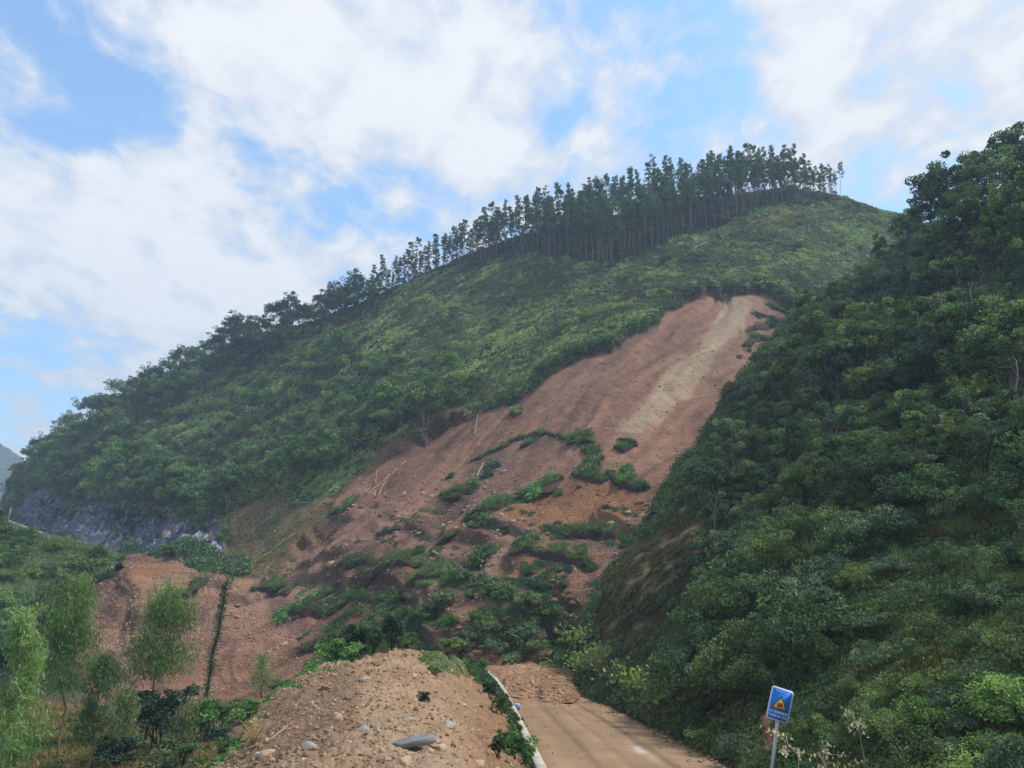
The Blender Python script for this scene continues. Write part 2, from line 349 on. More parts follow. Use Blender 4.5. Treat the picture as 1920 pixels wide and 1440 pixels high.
def main_disp(px, py, X):
    ds, dc, db = main_masks(px, py); s, t = flow(X); x, y, z = X[..., 0], X[..., 1], X[..., 2]
    ins = sst(5, -5, ds); toe = sst(930, 1050, py)
    d = (2.6 * fbm(x / 24, y / 24, 0, 3, 1) + 1.0 * fbm(t / 9, s / 40, 0, 3, 3)) * sst(55, 90, y) * (1 - ins) + .35 * fbm(x / 3, y / 3, 0, 3, 2) * (1 - ins)
    gul = 1 - np.abs(fbm(t / 5.5, s / 45, 0, 3, 4)) * 2.2
    d = d + ins * (-1.5 * (1 - .6 * toe) - 1.2 * np.clip(gul, 0, 1) ** 2 * sst(-.35, .25, fbm(s / 25, t / 18, 0, 3, 121)) + 1.1 * fbm(t / 9, s / 30, 0, 3, 6) + .35 * fbm(t / 2.4, s / 12, 0, 3, 7) * sst(-.1, .3, fbm(s / 18, t / 10, 4, 3, 122)) + .22 * fbm(x / 1.6, y / 1.6, z / 1.6, 4, 9, .6))
    stepn = fbm(s / 6.5 + .35 * t / 6.5, t / 17, 0, 3, 12)
    d = d + ins * sst(870, 980, py) * (1.1 * sst(-.1, .05, stepn) + .7 * sst(.18, .28, stepn) - .6) * (1 - .65 * sst(620, 480, px))
    d = d + ins * sst(1010, 1060, py) * sst(640, 500, px) * (.55 * fbm(t / 1.7, s / 12, 0, 4, 14, .6))
    cl = sst(4, -8, dc)
    d = d + cl * (2.2 * np.round(3 * fbm(x / 4 + z / 6, z / 12, y / 8, 4, 15, .65)) / 3 + 1.2 * fbm(x / 5 + z / 7, z / 9, y / 8, 5, 15, .62) + .9 * np.abs(fbm((x - z * .5) / 1.8, z / 3.5, y / 3, 4, 17, .6)))
    return d * sst(20, 45, y) * (1 - .75 * ins * sst(470, 380, px) * sst(1110, 1060, py))
lin = lambda r, g, b: np.array([((q / 255 + .055) / 1.055) ** 2.4 if q > 10 else q / 255 / 12.92 for q in (r, g, b)])
def main_colour(px, py, X):
    ds, dc, db = main_masks(px, py); s, t = flow(X); x, y, z = X[..., 0], X[..., 1], X[..., 2]
    n1 = fbm(x / 14, y / 14, 0, 4, 31)[..., None]; st = fbm(t / 2.6, s / 30, 0, 4, 33, .6)[..., None]; fi = fbm(x / .9, y / .9, z / .9, 3, 35, .7)[..., None]
    veg = np.array([.026, .036, .015]) * (1 + .5 * n1) + np.array([.02, .012, .004]) * sst(.1, .5, n1)
    st2 = fbm(t / .8, s / 11, 0, 4, 34, .6)[..., None]
    soil = np.array([.195, .102, .064]) * (1 + .3 * n1 + .55 * st + .4 * st2 + .22 * fi)
    dust = np.array([.25, .148, .100]) * (1 + .2 * st)
    soil = soil * (1 - .6 * sst(.05, .55, fbm(t / 8, s / 45, 0, 3, 37)[..., None])) + dust * .6 * sst(.05, .55, fbm(t / 8, s / 45, 0, 3, 37)[..., None])
    wx, wy = warp(px, py, 14, 50, 8)
    sd_ = (sst(7, -5, sdf(SAND, wx, wy) + 6 * fbm(t / 2.5, s / 14, 0, 3, 38)))[..., None]; soil = soil * (1 - sd_) + np.array([.31, .225, .14]) * (1 + .25 * st + .2 * st2 + .1 * fi) * sd_ * .9 + soil * sd_ * .1
    for o in ORANGE:
        k = sst(12, -12, sdf(o, wx, wy))[..., None] * .85; soil = soil * (1 - k) + np.array([.215, .098, .042]) * (1 + .25 * st + .1 * fi) * k
    for o in DARKS:
        k = sst(8, -10, sdf(o, wx, wy))[..., None] * .75; soil = soil * (1 - k) + np.array([.10, .06, .05]) * (1 + .3 * st) * k
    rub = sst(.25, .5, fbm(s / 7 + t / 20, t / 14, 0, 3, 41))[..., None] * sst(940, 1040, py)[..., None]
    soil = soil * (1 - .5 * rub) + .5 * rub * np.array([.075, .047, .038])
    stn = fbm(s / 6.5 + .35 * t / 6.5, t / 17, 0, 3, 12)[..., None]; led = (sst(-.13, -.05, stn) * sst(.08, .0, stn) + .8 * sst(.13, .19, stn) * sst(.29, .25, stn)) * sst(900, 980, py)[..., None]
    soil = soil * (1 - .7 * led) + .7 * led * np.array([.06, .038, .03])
    br = np.array([.165, .095, .055]) * (1 + .45 * st + .25 * n1 + .2 * fi)
    rock = (.5 + .5 * fbm((x - z * .55) / 1.1, z / 3.2, y / 4, 4, 43, .65))[..., None]
    rk = np.array([.018, .024, .036]) * (1 - rock) + np.array([.25, .28, .34]) * rock ** 2.4 * 1.7
    rust = sst(.2, .45, fbm(x / 6, z / 4, y / 9, 3, 45))[..., None]; rk = rk * (1 - rust * .6) + np.array([.19, .13, .075]) * rust * .6
    st_ = sst(6, -6, sdf(STAND, px, py))[..., None]; c = veg * (1 - st_) + np.array([.036, .028, .023]) * (1 + .5 * fi) * st_  # stand floor: dark brown with the shade under the pines painted in
    low = (sst(1290, 1340, py) * sst(560, 500, px))[..., None]
    kb = sst(10, -10, db)[..., None]; c = c * (1 - kb) + br * kb
    kc = sst(3, -5, dc)[..., None]; c = c * (1 - kc) + rk * kc
    ki = sst(3, -4, ds)[..., None]; c = c * (1 - ki) + soil * ki
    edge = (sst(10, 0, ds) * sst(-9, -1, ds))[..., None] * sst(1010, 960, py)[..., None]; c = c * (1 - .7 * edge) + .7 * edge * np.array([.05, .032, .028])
    c = c * (1 - low) + low * np.array([.13, .085, .05]) * (1 + .3 * n1 + .35 * fi)
    return np.clip(c, .004, .9)
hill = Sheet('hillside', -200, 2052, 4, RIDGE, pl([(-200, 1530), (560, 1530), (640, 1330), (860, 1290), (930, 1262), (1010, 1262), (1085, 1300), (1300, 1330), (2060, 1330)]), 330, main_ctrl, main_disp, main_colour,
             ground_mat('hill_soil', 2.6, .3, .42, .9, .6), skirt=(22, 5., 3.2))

SPTOP = pl([(1080, 1240), (1095, 1195), (1125, 1120), (1180, 1030), (1240, 930), (1270, 870), (1330, 780), (1400, 690), (1480, 600), (1600, 510), (1700, 450), (1800, 420), (2100, 380)])
spur_ctrl = tps([(1080, 1302, 46.5), (1130, 1320, 41.5), (1190, 1347, 33.3), (1280, 1390, 25.8), (1380, 1443, 19.8), (1090, 1200, 53), (1125, 1120, 56), (1180, 1030, 60), (1240, 930, 66), (1330, 780, 78), (1400, 690, 86), (1480, 600, 97), (1600, 510, 108), (1700, 450, 112), (1900, 400, 112), (2100, 380, 108),
    (1200, 1200, 46), (1250, 1300, 34), (1350, 1200, 34), (1350, 1000, 50), (1500, 1200, 27), (1500, 1000, 39), (1500, 800, 60), (1650, 1300, 19), (1700, 1100, 26), (1700, 900, 40), (1700, 700, 60), (1700, 560, 85), (1900, 1440, 13), (1900, 1200, 18), (1900, 1000, 26), (1900, 800, 39), (1900, 600, 60), (1500, 1440, 17.5), (1400, 1500, 17.5), (1700, 1500, 14), (2050, 1500, 11), (2520, 1600, 8.5), (2520, 1000, 18), (2520, 600, 44), (2520, 380, 100), (2050, 1000, 24), (2050, 700, 45)], 1e-3)
BARE = [(1185, 1030), (1300, 950), (1340, 985), (1310, 1080), (1270, 1180), (1215, 1270), (1150, 1240), (1120, 1180), (1130, 1110)]
MOSS = [(1560, 1230), (1700, 1160), (1800, 1170), (1850, 1260), (1780, 1300), (1640, 1290)]
REDP = [(1425, 1345), (1450, 1320), (1465, 1350), (1455, 1420), (1420, 1420)]
def spur_disp(px, py, X):
    x, y, z = X[..., 0], X[..., 1], X[..., 2]
    return (1.3 * fbm(x / 11, y / 11, z / 11, 3, 51) + .35 * fbm(x / 2.2, y / 2.2, z / 2.2, 3, 52)) * sst(0, 60, pl([(1085, 1302), (1190, 1347), (1380, 1443), (1460, 1480), (2100, 1560)])(px) - py)
def spur_colour(px, py, X):
    x, y, z = X[..., 0], X[..., 1], X[..., 2]; n = fbm(x / 4, y / 4, z / 4, 4, 53)[..., None]; f = fbm(x / .6, y / .6, z / .6, 3, 54)[..., None]
    c = np.array([.020, .026, .013]) * (1 + .6 * n + .3 * f)
    k = sst(14, -14, sdf(BARE, *warp(px, py, 22, 40, 9)))[..., None]; c = c * (1 - k) + k * np.array([.17, .125, .075]) * (1 + .5 * n + .4 * f)
    k = sst(20, -20, sdf(MOSS, *warp(px, py, 30, 50, 11)))[..., None] * .7; c = c * (1 - k) + k * np.array([.085, .068, .02]) * (1 + .5 * n + .3 * f)
    k = sst(8, -8, sdf(REDP, *warp(px, py, 12, 20, 12)))[..., None]; c = c * (1 - k) + k * np.array([.20, .095, .055]) * (1 + .4 * f)
    k = sst(1890, 1930, px + 60 * n[..., 0])[..., None] * sst(960, 1000, py)[..., None] * sst(1330, 1200, py)[..., None] * .6; c = c * (1 - k) + k * np.array([.11, .07, .035]) * (1 + .5 * f)
    return np.clip(c, .003, .9)
spur = Sheet('roadside_slope', 1080, 2520, 4, SPTOP, pl([(1080, 1303), (1130, 1320), (1190, 1348), (1280, 1391), (1380, 1444), (1430, 1475), (1550, 1550), (2100, 1620), (2520, 1700)]), 240, spur_ctrl, spur_disp, spur_colour,
             ground_mat('slope_soil', 3., .12, .35, .7, .7), skirt=(10, 2.5, 3.))

MTOP = pl([(370, 1470), (385, 1442), (425, 1412), (470, 1362), (520, 1305), (570, 1266), (640, 1240), (700, 1224), (770, 1213), (830, 1224), (870, 1240), (900, 1262), (925, 1285), (945, 1312), (962, 1350), (985, 1400), (1006, 1442), (1030, 1480)])
mound_ctrl = tps([(385, 1442, 11), (425, 1412, 12), (470, 1362, 13.5), (520, 1305, 16), (570, 1266, 18.5), (640, 1240, 21), (700, 1224, 24), (770, 1213, 27), (830, 1224, 29), (870, 1240, 36), (900, 1262, 44), (925, 1287, 44), (945, 1313, 38.5), (962, 1350, 30.5), (985, 1400, 23.5), (1006, 1442, 19), (1030, 1480, 16),
    (600, 1440, 8.5), (775, 1405, 9.4), (700, 1330, 13.), (780, 1280, 17), (850, 1290, 21), (870, 1350, 15.5), (900, 1330, 21), (870, 1440, 9.8), (920, 1440, 12.), (965, 1440, 15.6), (925, 1370, 19), (500, 1400, 10.6), (560, 1340, 12.8), (600, 1290, 16), (600, 1600, 5.6), (800, 1600, 5.8), (1000, 1600, 9), (380, 1600, 6.5), (1100, 1700, 8)], 1e-3)
def mound_disp(px, py, X):
    x, y, z = X[..., 0], X[..., 1], X[..., 2]
    return (.20 * fbm(x / 1.5, y / 1.5, z / 1.5, 4, 61, .6) + .11 * fbm(x / .3, y / .3, z / .3, 4, 62, .7)) * sst(3, 9, y) * (1 + .4 * sst(12, 20, y))
def mound_colour(px, py, X):
    x, y, z = X[..., 0], X[..., 1], X[..., 2]; n = fbm(x / 2.2, y / 2.2, z / 2.2, 4, 63)[..., None]; f = fbm(x / .22, y / .22, z / .22, 3, 64)[..., None]
    c = np.array([.265, .172, .105]) * (1 + .28 * n + .22 * f)
    g = sst(.05, .4, fbm(x / 1.6, y / 2.4, 3, 3, 65))[..., None] * .55; c = c * (1 - g) + g * np.array([.29, .215, .15]) * (1 + .2 * f)
    lf_shade = sst(30, -40, sdf([(380, 1450), (470, 1360), (560, 1262), (660, 1240), (690, 1290), (660, 1370), (600, 1410), (480, 1445)], *warp(px, py, 30, 70, 13)))[..., None] * .75  # shade of the left flank, painted in as darker soil
    c = c * (1 - lf_shade) + lf_shade * np.array([.125, .08, .052]) * (1 + .35 * f + .3 * n)
    rf = sst(840, 930, px + 30 * n[..., 0])[..., None] * .8; c = c * (1 - rf) + rf * np.array([.21, .118, .062]) * (1 + .25 * f + .2 * n)
    return np.clip(c, .01, .9)
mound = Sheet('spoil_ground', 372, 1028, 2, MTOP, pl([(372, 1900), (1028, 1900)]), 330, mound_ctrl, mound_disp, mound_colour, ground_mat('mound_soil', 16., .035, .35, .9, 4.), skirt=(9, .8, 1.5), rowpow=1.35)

# the vegetated shoulder at the far left, with the old road running along its top
LTOP = pl([(-260, 900), (-60, 955), (0, 974), (80, 1003), (150, 1018), (200, 1032), (218, 1044)])
left_ctrl = tps([(-260, 900, 110), (-60, 955, 100), (0, 974, 97), (80, 1003, 95), (150, 1018, 94), (218, 1044, 93), (-100, 1100, 80), (60, 1100, 84), (50, 1200, 74), (96, 1140, 87), (170, 1080, 91), (216, 1115, 94), (105, 1150, 91), (60, 1195, 86), (0, 1260, 76), (-200, 1250, 62)])
left = Sheet('left_shoulder', -260, 216, 4, LTOP, pl([(-260, 1330), (0, 1255), (60, 1188), (105, 1142), (160, 1102), (216, 1090)]), 90, left_ctrl, lambda px, py, X: .5 * fbm(X[..., 0] / 5, X[..., 1] / 5, 0, 3, 71) * sst(974, 990, py),
             lambda px, py, X: np.array([.05, .065, .025]) * (1 + .4 * fbm(X[..., 0] / 3, X[..., 1] / 3, 0, 3, 72)[..., None]), ground_mat('shoulder_soil', 2., .15, .3), skirt=(8, 2., 1.4))
far_c = lambda px, py: 900 + 0 * np.asarray(px) - (np.asarray(py) - 850) * 1.2
Sheet('distant_mountain', -900, 200, 6, pl([(-900, 640), (-500, 760), (-200, 740), (-60, 800), (0, 832), (22, 846), (48, 862), (90, 900), (200, 990)]), pl([(-900, 1120), (200, 1120)]), 60, far_c, lambda px, py, X: 14 * fbm(X[..., 0] / 60, X[..., 2] / 60, X[..., 1] / 60, 4, 81),
      lambda px, py, X: np.array([.05, .075, .035]) * (1 + .5 * fbm(X[..., 0] / 30, X[..., 2] / 30, 0, 4, 82)[..., None]), ground_mat('mountain_cover', .1, 3., .3), skirt=(5, 40, 25))
# one sheet of valley ground out to the horizon
gx = np.concatenate([-np.geomspace(3000, 20, 30), [0], np.geomspace(20, 3000, 30)]); GX, GY = np.meshgrid(gx, gx); GZ = -19 + .8 * fbm(GX / 50, GY / 50, 0, 2, 90)
n_ = len(gx); idx = np.arange(n_ * n_).reshape(n_, n_)
tag(link('valley_ground', mesh('valley_ground', np.stack([GX, GY, GZ], -1).reshape(-1, 3), np.stack([idx[:-1, :-1], idx[:-1, 1:], idx[1:, 1:], idx[1:, :-1]], -1).reshape(-1, 4), [hill.me.materials[0]], None, np.ones((n_ * n_, 3)) * [.05, .06, .03])), kind='structure')

# ------------------------------------------------------------------ the road
LE = [(1130, 1700, 7.5), (1070, 1570, 12), (1012, 1440, 20), (987, 1385, 26.1), (962, 1330, 37.7), (947, 1302, 45), (932, 1281, 51), (908, 1259, 57), (888, 1247, 61)]
RE = [(1800, 1700, 7.5), (1560, 1540, 12), (1384, 1444, 20), (1284, 1391, 26.1), (1192, 1347, 34), (1133, 1319, 42), (1088, 1301, 47.5), (1045, 1283, 53), (1000, 1268, 60)]
def poly3(L): return np.array([P(*q) for q in L])
def resample(A, n):
    d = np.concatenate([[0], np.cumsum(np.linalg.norm(np.diff(A, axis=0), axis=1))]); t = np.linspace(0, d[-1], n)
    B = np.stack([np.interp(t, d, A[:, k]) for k in range(3)], -1)
    for _ in range(n // 18):
        B[1:-1] = .25 * B[:-2] + .5 * B[1:-1] + .25 * B[2:]
    return B
LA, RA = resample(poly3(LE), 160), resample(poly3(RE), 160)
v = np.linspace(0, 1, 41)[None, :, None]
RX = LA[:, None] * (1 - v) + (RA[:, None] + (RA - LA)[:, None] * .03) * v
along = np.broadcast_to(np.linspace(0, 1, 160)[:, None], (160, 41)); across = np.broadcast_to(v[..., 0], (160, 41))
rut = fbm(across * 9, along * 3, 0, 3, 101); RX = RX.copy(); RX[..., 2] += .03 * rut + .02 * fbm(RX[..., 0] * .8, RX[..., 1] * .8, 0, 3, 102)
fi = fbm(RX[..., 0] / .7, RX[..., 1] / 2, 0, 4, 103)
rc = np.array([.255, .158, .088]) * (1 + .22 * rut + .2 * fi)[..., None]
ek = (sst(.1, .0, across) + sst(.88, 1., across))[..., None]; rc = rc * (1 - .3 * ek * (1 + .5 * fi[..., None])) 
pale = (np.exp(-((across - .62) / .035) ** 2) * np.exp(-((along - .30) / .05) ** 2) * sst(-.3, .3, fi))[..., None] * .7; rc = rc * (1 - pale) + pale * np.array([.55, .46, .38])
tr = (np.exp(-((across - .30) / .03) ** 2) + np.exp(-((across - .68) / .03) ** 2) + .6 * np.exp(-((across - .47) / .02) ** 2))[..., None] * .36 * (1 + rut[..., None]); rc = rc * (1 - tr)
idx = np.arange(160 * 41).reshape(160, 41)
mr_ = M('road_mud'); cc = mr_.attr('col', 'Color'); n1 = mr_.noise(9, 5, .6); n0 = mr_.noise(.9, 4, .6)
kv = mr_.n('ShaderNodeCombineXYZ'); kk = mr_.rng(mr_.math('ADD', mr_.math('MULTIPLY', n1, .5), mr_.math('MULTIPLY', n0, .5)), .3, .7, .86, 1.12)
for i in range(3): mr_.l(kk, kv.inputs[i])
mr_.pbr(mr_.mix(1., cc, kv.outputs[0], 'MULTIPLY'), mr_.rng(n0, .35, .65, .55, .85), n1, .35, .02, .3)
tag(link('road', mesh('road', RX.reshape(-1, 3), np.stack([idx[:-1, :-1], idx[:-1, 1:], idx[1:, 1:], idx[1:, :-1]], -1).reshape(-1, 4), [mr_.m], None, rc, smooth=True)), kind='structure')

conc = M('pale_concrete'); cn = conc.noise(1.6, 6, .65); cs = conc.noise(22, 4, .6)
conc.pbr(conc.mix(cs, conc.ramp(cn, [(.3, (.22, .18, .13)), (.55, (.42, .38, .31)), (.75, (.50, .47, .41))]), conc.ramp(cn, [(.3, (.30, .25, .19)), (.7, (.52, .49, .43))])), .85, cs, .3, .01, .2)
def sweep(A, prof, closed_ends=True):
    """prof: (k,2) offsets (side, up); side positive to the left of travel"""
    T = np.gradient(A, axis=0); T[:, 2] = 0; T /= np.linalg.norm(T, axis=1, keepdims=True); S = np.stack([-T[:, 1], T[:, 0], 0 * T[:, 0]], -1)
    V = A[:, None] + S[:, None] * prof[None, :, 0:1] + np.array([0, 0, 1.])[None, None] * prof[None, :, 1:2]
    n, k = V.shape[:2]; i = np.arange(n * k).reshape(n, k); j = np.roll(i, -1, 1)
    Fq = np.stack([i[:-1], i[1:], j[1:], j[:-1]], -1).reshape(-1, 4)
    return V.reshape(-1, 3), [Fq, i[0][None, ::-1], i[-1][None]]
PW = resample(poly3(LE), 120)[4:119]
V_, F_ = sweep(PW, np.array([(0, -.35), (0, .33), (.02, .36), (.22, .36), (.24, .33), (.26, -1.6), (.12, -1.6)]))
V_ = V_ + .008 * fbm(V_[:, 0] * 3, V_[:, 1] * 3, V_[:, 2] * 3, 3, 110)[:, None]
wall = tag(link('parapet_wall', mesh('parapet_wall', V_, F_, [conc.m])), 'low pale concrete parapet curving along the outer edge of the muddy road', 'wall')

# ------------------------------------------------------------------ leaves, tubes, stones
def leaf_quads(c, L, Wd, dirn=None, spread=1., fold=.25, rng=RNG, droop=0.):
    """rhombic leaves at c (n,3); dirn preferred axis or None; returns (n*4,3)"""
    n = len(c); L = np.broadcast_to(L, n)[:, None]; Wd = np.broadcast_to(Wd, n)[:, None]
    d = rng.normal(size=(n, 3)) * spread
    if dirn is not None: d = d + dirn
    d[:, 2] -= droop
    d /= np.linalg.norm(d, axis=1, keepdims=True) + 1e-9
    up = rng.normal(size=(n, 3)) * .8 + np.array([0, 0, 1.]); s = np.cross(d, up); s /= np.linalg.norm(s, axis=1, keepdims=True) + 1e-9
    nn = np.cross(s, d)
    return np.stack([c - d * L / 2, c + s * Wd / 2 - nn * Wd * fold, c + d * L / 2 - nn * Wd * fold, c - s * Wd / 2 - nn * Wd * fold], 1).reshape(-1, 3)
def quads(n): return np.arange(n * 4).reshape(n, 4)
def leafmesh(name, Q, tint, mat):
    n = len(Q) // 4
    return mesh(name, Q, quads(n), [mat], {'tint': np.repeat(np.clip(tint, 0, 1), 4)})
def tube(pts, rad, k=6):
    pts = np.asarray(pts, float); rad = np.asarray(rad, float); n = len(pts)
    T = np.gradient(pts, axis=0); T /= np.linalg.norm(T, axis=1, keepdims=True) + 1e-9
    a = np.cross(T, np.array([.13, .97, .21])); a /= np.linalg.norm(a, axis=1, keepdims=True) + 1e-9; b = np.cross(T, a)
    th = np.linspace(0, 2 * math.pi, k, endpoint=False)
    V = pts[:, None] + rad[:, None, None] * (a[:, None] * np.cos(th)[None, :, None] + b[:, None] * np.sin(th)[None, :, None])
    i = np.arange(n * k).reshape(n, k); j = np.roll(i, -1, 1)
    return V.reshape(-1, 3), np.stack([i[:-1], j[:-1], j[1:], i[1:]], -1).reshape(-1, 4), i[-1][None]
def tubes(lst, k=6):
    Vs, Fs, o = [], [], 0; caps = []
    for p, r in lst:
        V, Fq, cp = tube(p, r, k); Vs.append(V); Fs.append(Fq + o); caps.append(cp + o); o += len(V)
    return np.concatenate(Vs), [np.concatenate(Fs), np.concatenate(caps)]
def limb(a, b, n=5, wob=.08, rng=RNG):
    a, b = np.asarray(a, float), np.asarray(b, float); L = np.linalg.norm(b - a); t = np.linspace(0, 1, n)[:, None]
    return a + (b - a) * t + rng.normal(size=(n, 3)) * wob * L * t * (1 - t) * 2

BARK_GREY = flat('grey_bark', (.17, .15, .13), .9, .1, .4, 3.)
BARK_PALE = flat('pale_bark', (.26, .20, .175), .9, .1, .35, 1.5)
BARK_DARK = flat('dark_bark', (.05, .04, .035), .9, .1, .4, 4.)
BARK_RED = flat('reddish_bark', (.20, .12, .08), .9, .1, .3, 6.)
WOOD_PALE = flat('bleached_wood', (.38, .30, .21), .85, .1, .3, 6.)
F_PINE = foliage('pine_needles', (.016, .034, .026), (.036, .074, .050), (.085, .14, .085), .28)
F_DARK = foliage('dark_leaves', (.013, .028, .020), (.028, .056, .034), (.06, .105, .05), .22)
F_MID = foliage('mid_leaves', (.014, .034, .018), (.046, .088, .038), (.15, .22, .085), .28)
F_LIGHT = foliage('light_leaves', (.032, .065, .022), (.088, .145, .045), (.21, .28, .09), .32, gain=(1.7, 1.6, 1.4))
F_SPUR = foliage('slope_leaves', (.011, .024, .016), (.040, .074, .040), (.16, .225, .105), .28)
F_SPUR_Y = foliage('slope_leaves_warm', (.016, .028, .015), (.052, .082, .038), (.17, .22, .095), .3)
F_SPUR_G = foliage('slope_leaves_grey', (.013, .026, .020), (.046, .074, .050), (.15, .20, .13), .24)
F_UNDER = foliage('clearing_cover', (.017, .032, .015), (.064, .094, .042), (.18, .225, .09), .3, .6, .05, (1.35, .92, .95, 1), gain=(1.85, 1.85, 1.6))
F_SPUND = foliage('slope_cover', (.014, .028, .015), (.042, .070, .032), (.13, .165, .065), .22, .55, .16, (1.7, 1.05, .7, 1))
F_TURF = foliage('turf_blades', (.018, .042, .018), (.056, .102, .040), (.16, .22, .085), .3, gain=(1.5, 1.35, 1.3))
F_BUSH = foliage('bush_leaves', (.018, .050, .016), (.05, .115, .032), (.13, .22, .075), .3)
F_BRI = foliage('small_bright_leaves', (.014, .032, .012), (.06, .115, .038), (.24, .33, .12), .3)
F_WIL = foliage('drooping_leaves', (.05, .10, .035), (.15, .245, .08), (.36, .46, .19), .4, gain=(1.02, 1.06, .98))
F_WILD = foliage('drooping_leaves_deep', (.025, .065, .03), (.07, .13, .055), (.16, .24, .11), .35, gain=(1.5, 1.3, 1.15))
F_DRY = foliage('dry_grass', (.12, .085, .045), (.24, .17, .08), (.36, .28, .14), .25)
F_OLIVE = foliage('olive_moss_grass', (.035, .032, .012), (.085, .078, .022), (.16, .14, .05), .25)
F_PALE = foliage('withered_leaves', (.20, .17, .12), (.34, .30, .22), (.50, .46, .36), .2)
F_BROWN = foliage('brown_leaves', (.07, .042, .022), (.14, .085, .042), (.24, .16, .08), .2)
F_SHOULD = foliage('shoulder_cover', (.018, .040, .022), (.062, .100, .048), (.17, .23, .11), .3, .5, .12)

def crown_pts(seed, cl, K, m, rc, flat_=.65, hollow=.55):
    """cl: function u -> clump centre arrays (K,3); returns leaf centres, tint, clump index"""
    r = np.random.default_rng(seed); cc = cl(r, K)
    rr = rc * r.uniform(.6, 1.25, K)
    g = r.normal(size=(K, m, 3)); g /= np.linalg.norm(g, axis=2, keepdims=True); g *= (r.uniform(hollow, 1., (K, m, 1)) ** .7)
    g[..., 2] = g[..., 2] * flat_
    pts = cc[:, None] + g * rr[:, None, None]
    tint = np.clip(.5 + .22 * r.normal(size=(K, 1)) + .17 * r.normal(size=(K, m)), 0, 1)
    return pts.reshape(-1, 3), tint.ravel(), cc, rr
def ell(cx, cy, cz, rx, ry, rz, lo=.45):
    def f(r, K):
        g = r.normal(size=(K, 3)); g /= np.linalg.norm(g, axis=1, keepdims=True)
        g[:, 2] = np.where(g[:, 2] < -.35, -g[:, 2], g[:, 2])
        g *= r.uniform(lo, 1., (K, 1)) ** .6
        g *= (1 + .22 * r.normal(size=(K, 1)))
        return g * [rx, ry, rz] + [cx, cy, cz]
    return f
def make_tree(name, label, cat, seed, H, cr, crz, K, m, rc, L, Wd, leafmat, bark, tr=.12, trunk0=.35, nb=9, group=None, flat_=.65):
    r = np.random.default_rng(seed)
    root = thing(name, label, cat, (0, 0, 0), group)
    cz = H - crz; top = np.array([r.normal() * .2, r.normal() * .2, H - .5 * crz])
    tp = limb((0, 0, -.5), top, 7, .06, r)
    pts, tint, cc, rr = crown_pts(seed + 1, ell(top[0] * .6, top[1] * .6, cz, cr, cr, crz), K, m, rc, flat_)
    lst = [(tp, np.linspace(tr, tr * .35, 7))]
    for q in cc[r.permutation(len(cc))[:nb]]:
        st = tp[r.integers(2, 6)]; lst.append((limb(st, q, 4, .12, r), np.linspace(tr * .42, tr * .12, 4)))
    V, Fq = tubes(lst, 5); link('trunk', mesh('trunk', V, Fq, [bark], smooth=True), root)
    Q = leaf_quads(pts, L * r.uniform(.7, 1.3, len(pts)), Wd, rng=r)
    link('crown', leafmesh('crown', Q, tint, leafmat), root)
    return root
def make_pine(seed, H, lean=0., bare=.5, dense=1.):
    r = np.random.default_rng(seed)
    root = thing('pine_tree', 'tall bare-trunked plantation pine', 'tree')
    x1 = r.normal() * .25
    tp = limb((0, 0, -1.), (x1 + lean, r.normal() * .25, H), 8, .02, r)
    K = int(30 * dense)
    def cl(rr, K):
        t = rr.uniform(bare, 1., K) ** .9; z = t * H; w_ = 1.95 * np.clip((1.06 - t) / (1 - bare), .10, 1) ** .7; a = rr.uniform(0, 6.28, K); ra = w_ * rr.uniform(.25, 1, K)
        return np.stack([np.cos(a) * ra + x1 * t + lean * t, np.sin(a) * ra, z], -1)
    pts, tint, cc, _ = crown_pts(seed + 1, cl, K, 36, .62, .7, .2)
    lst = [(tp, np.linspace(.105, .035, 8))]
    for q in cc: lst.append((np.array([[x1 * q[2] / H + lean * q[2] / H, 0, q[2] - .35], q]), np.array([.035, .015])))
    for _ in range(7):                                         # dead stubs below the crown
        z = r.uniform(.25, bare) * H; a = r.uniform(0, 6.28); lst.append((np.array([[x1 * z / H, 0, z], [x1 * z / H + math.cos(a) * .7, math.sin(a) * .7, z + .1]]), np.array([.022, .01])))
    V, Fq = tubes(lst, 5); link('trunk', mesh('trunk', V, Fq, [BARK_PALE], smooth=True), root)
    link('crown', leafmesh('crown', leaf_quads(pts, .42 * r.uniform(.6, 1.4, len(pts)), .2, rng=r), tint, F_PINE), root)
    return root
def poisson(poly, d, n_try=9000, seed=0, avoid=()):
    r = np.random.default_rng(seed); p = np.array(poly); lo, hi = p.min(0), p.max(0)
    q = r.uniform(lo, hi, (n_try, 2)); q = q[sdf(poly, q[:, 0], q[:, 1]) < 0]
    out = []
    for a in q:
        if all((a[0] - b[0]) ** 2 + (a[1] - b[1]) ** 2 > d * d for b in out[-400:]): out.append(a)
    return np.array(out)
RU = random.Random(3)

# ------------------------------------------------------------------ ridge plantation
under_pool = Pool([make_tree('understorey_bush', 'x', 'bush', 190 + i, h, 3.0, 2.2, 36, 36, .9, .42, .27, m_, BARK_GREY, .06) for i, (h, m_) in enumerate([(4.6, F_DARK), (5.4, F_MID), (4., F_PINE)])])
pines = Pool([make_pine(200 + i, h, l, b, d) for i, (h, l, b, d) in enumerate([(15.5, 0, .48, 1), (14.5, .3, .54, .85), (16.5, -.2, .36, 1.2), (15, .2, .56, .75), (13.5, 0, .3, 1.1), (16, -.3, .6, .7)])])
STB = [(680, 549), (800, 511), (900, 473), (1000, 441), (1100, 416), (1250, 385), (1400, 359), (1500, 349), (1580, 358), (1572, 366), (1510, 378), (1440, 392), (1390, 415), (1300, 445), (1240, 465), (1150, 493), (1060, 485), (1000, 478), (940, 488), (870, 503), (800, 523), (740, 545), (700, 556)]
sp = poisson(STB, 8.5, 30000, 4)
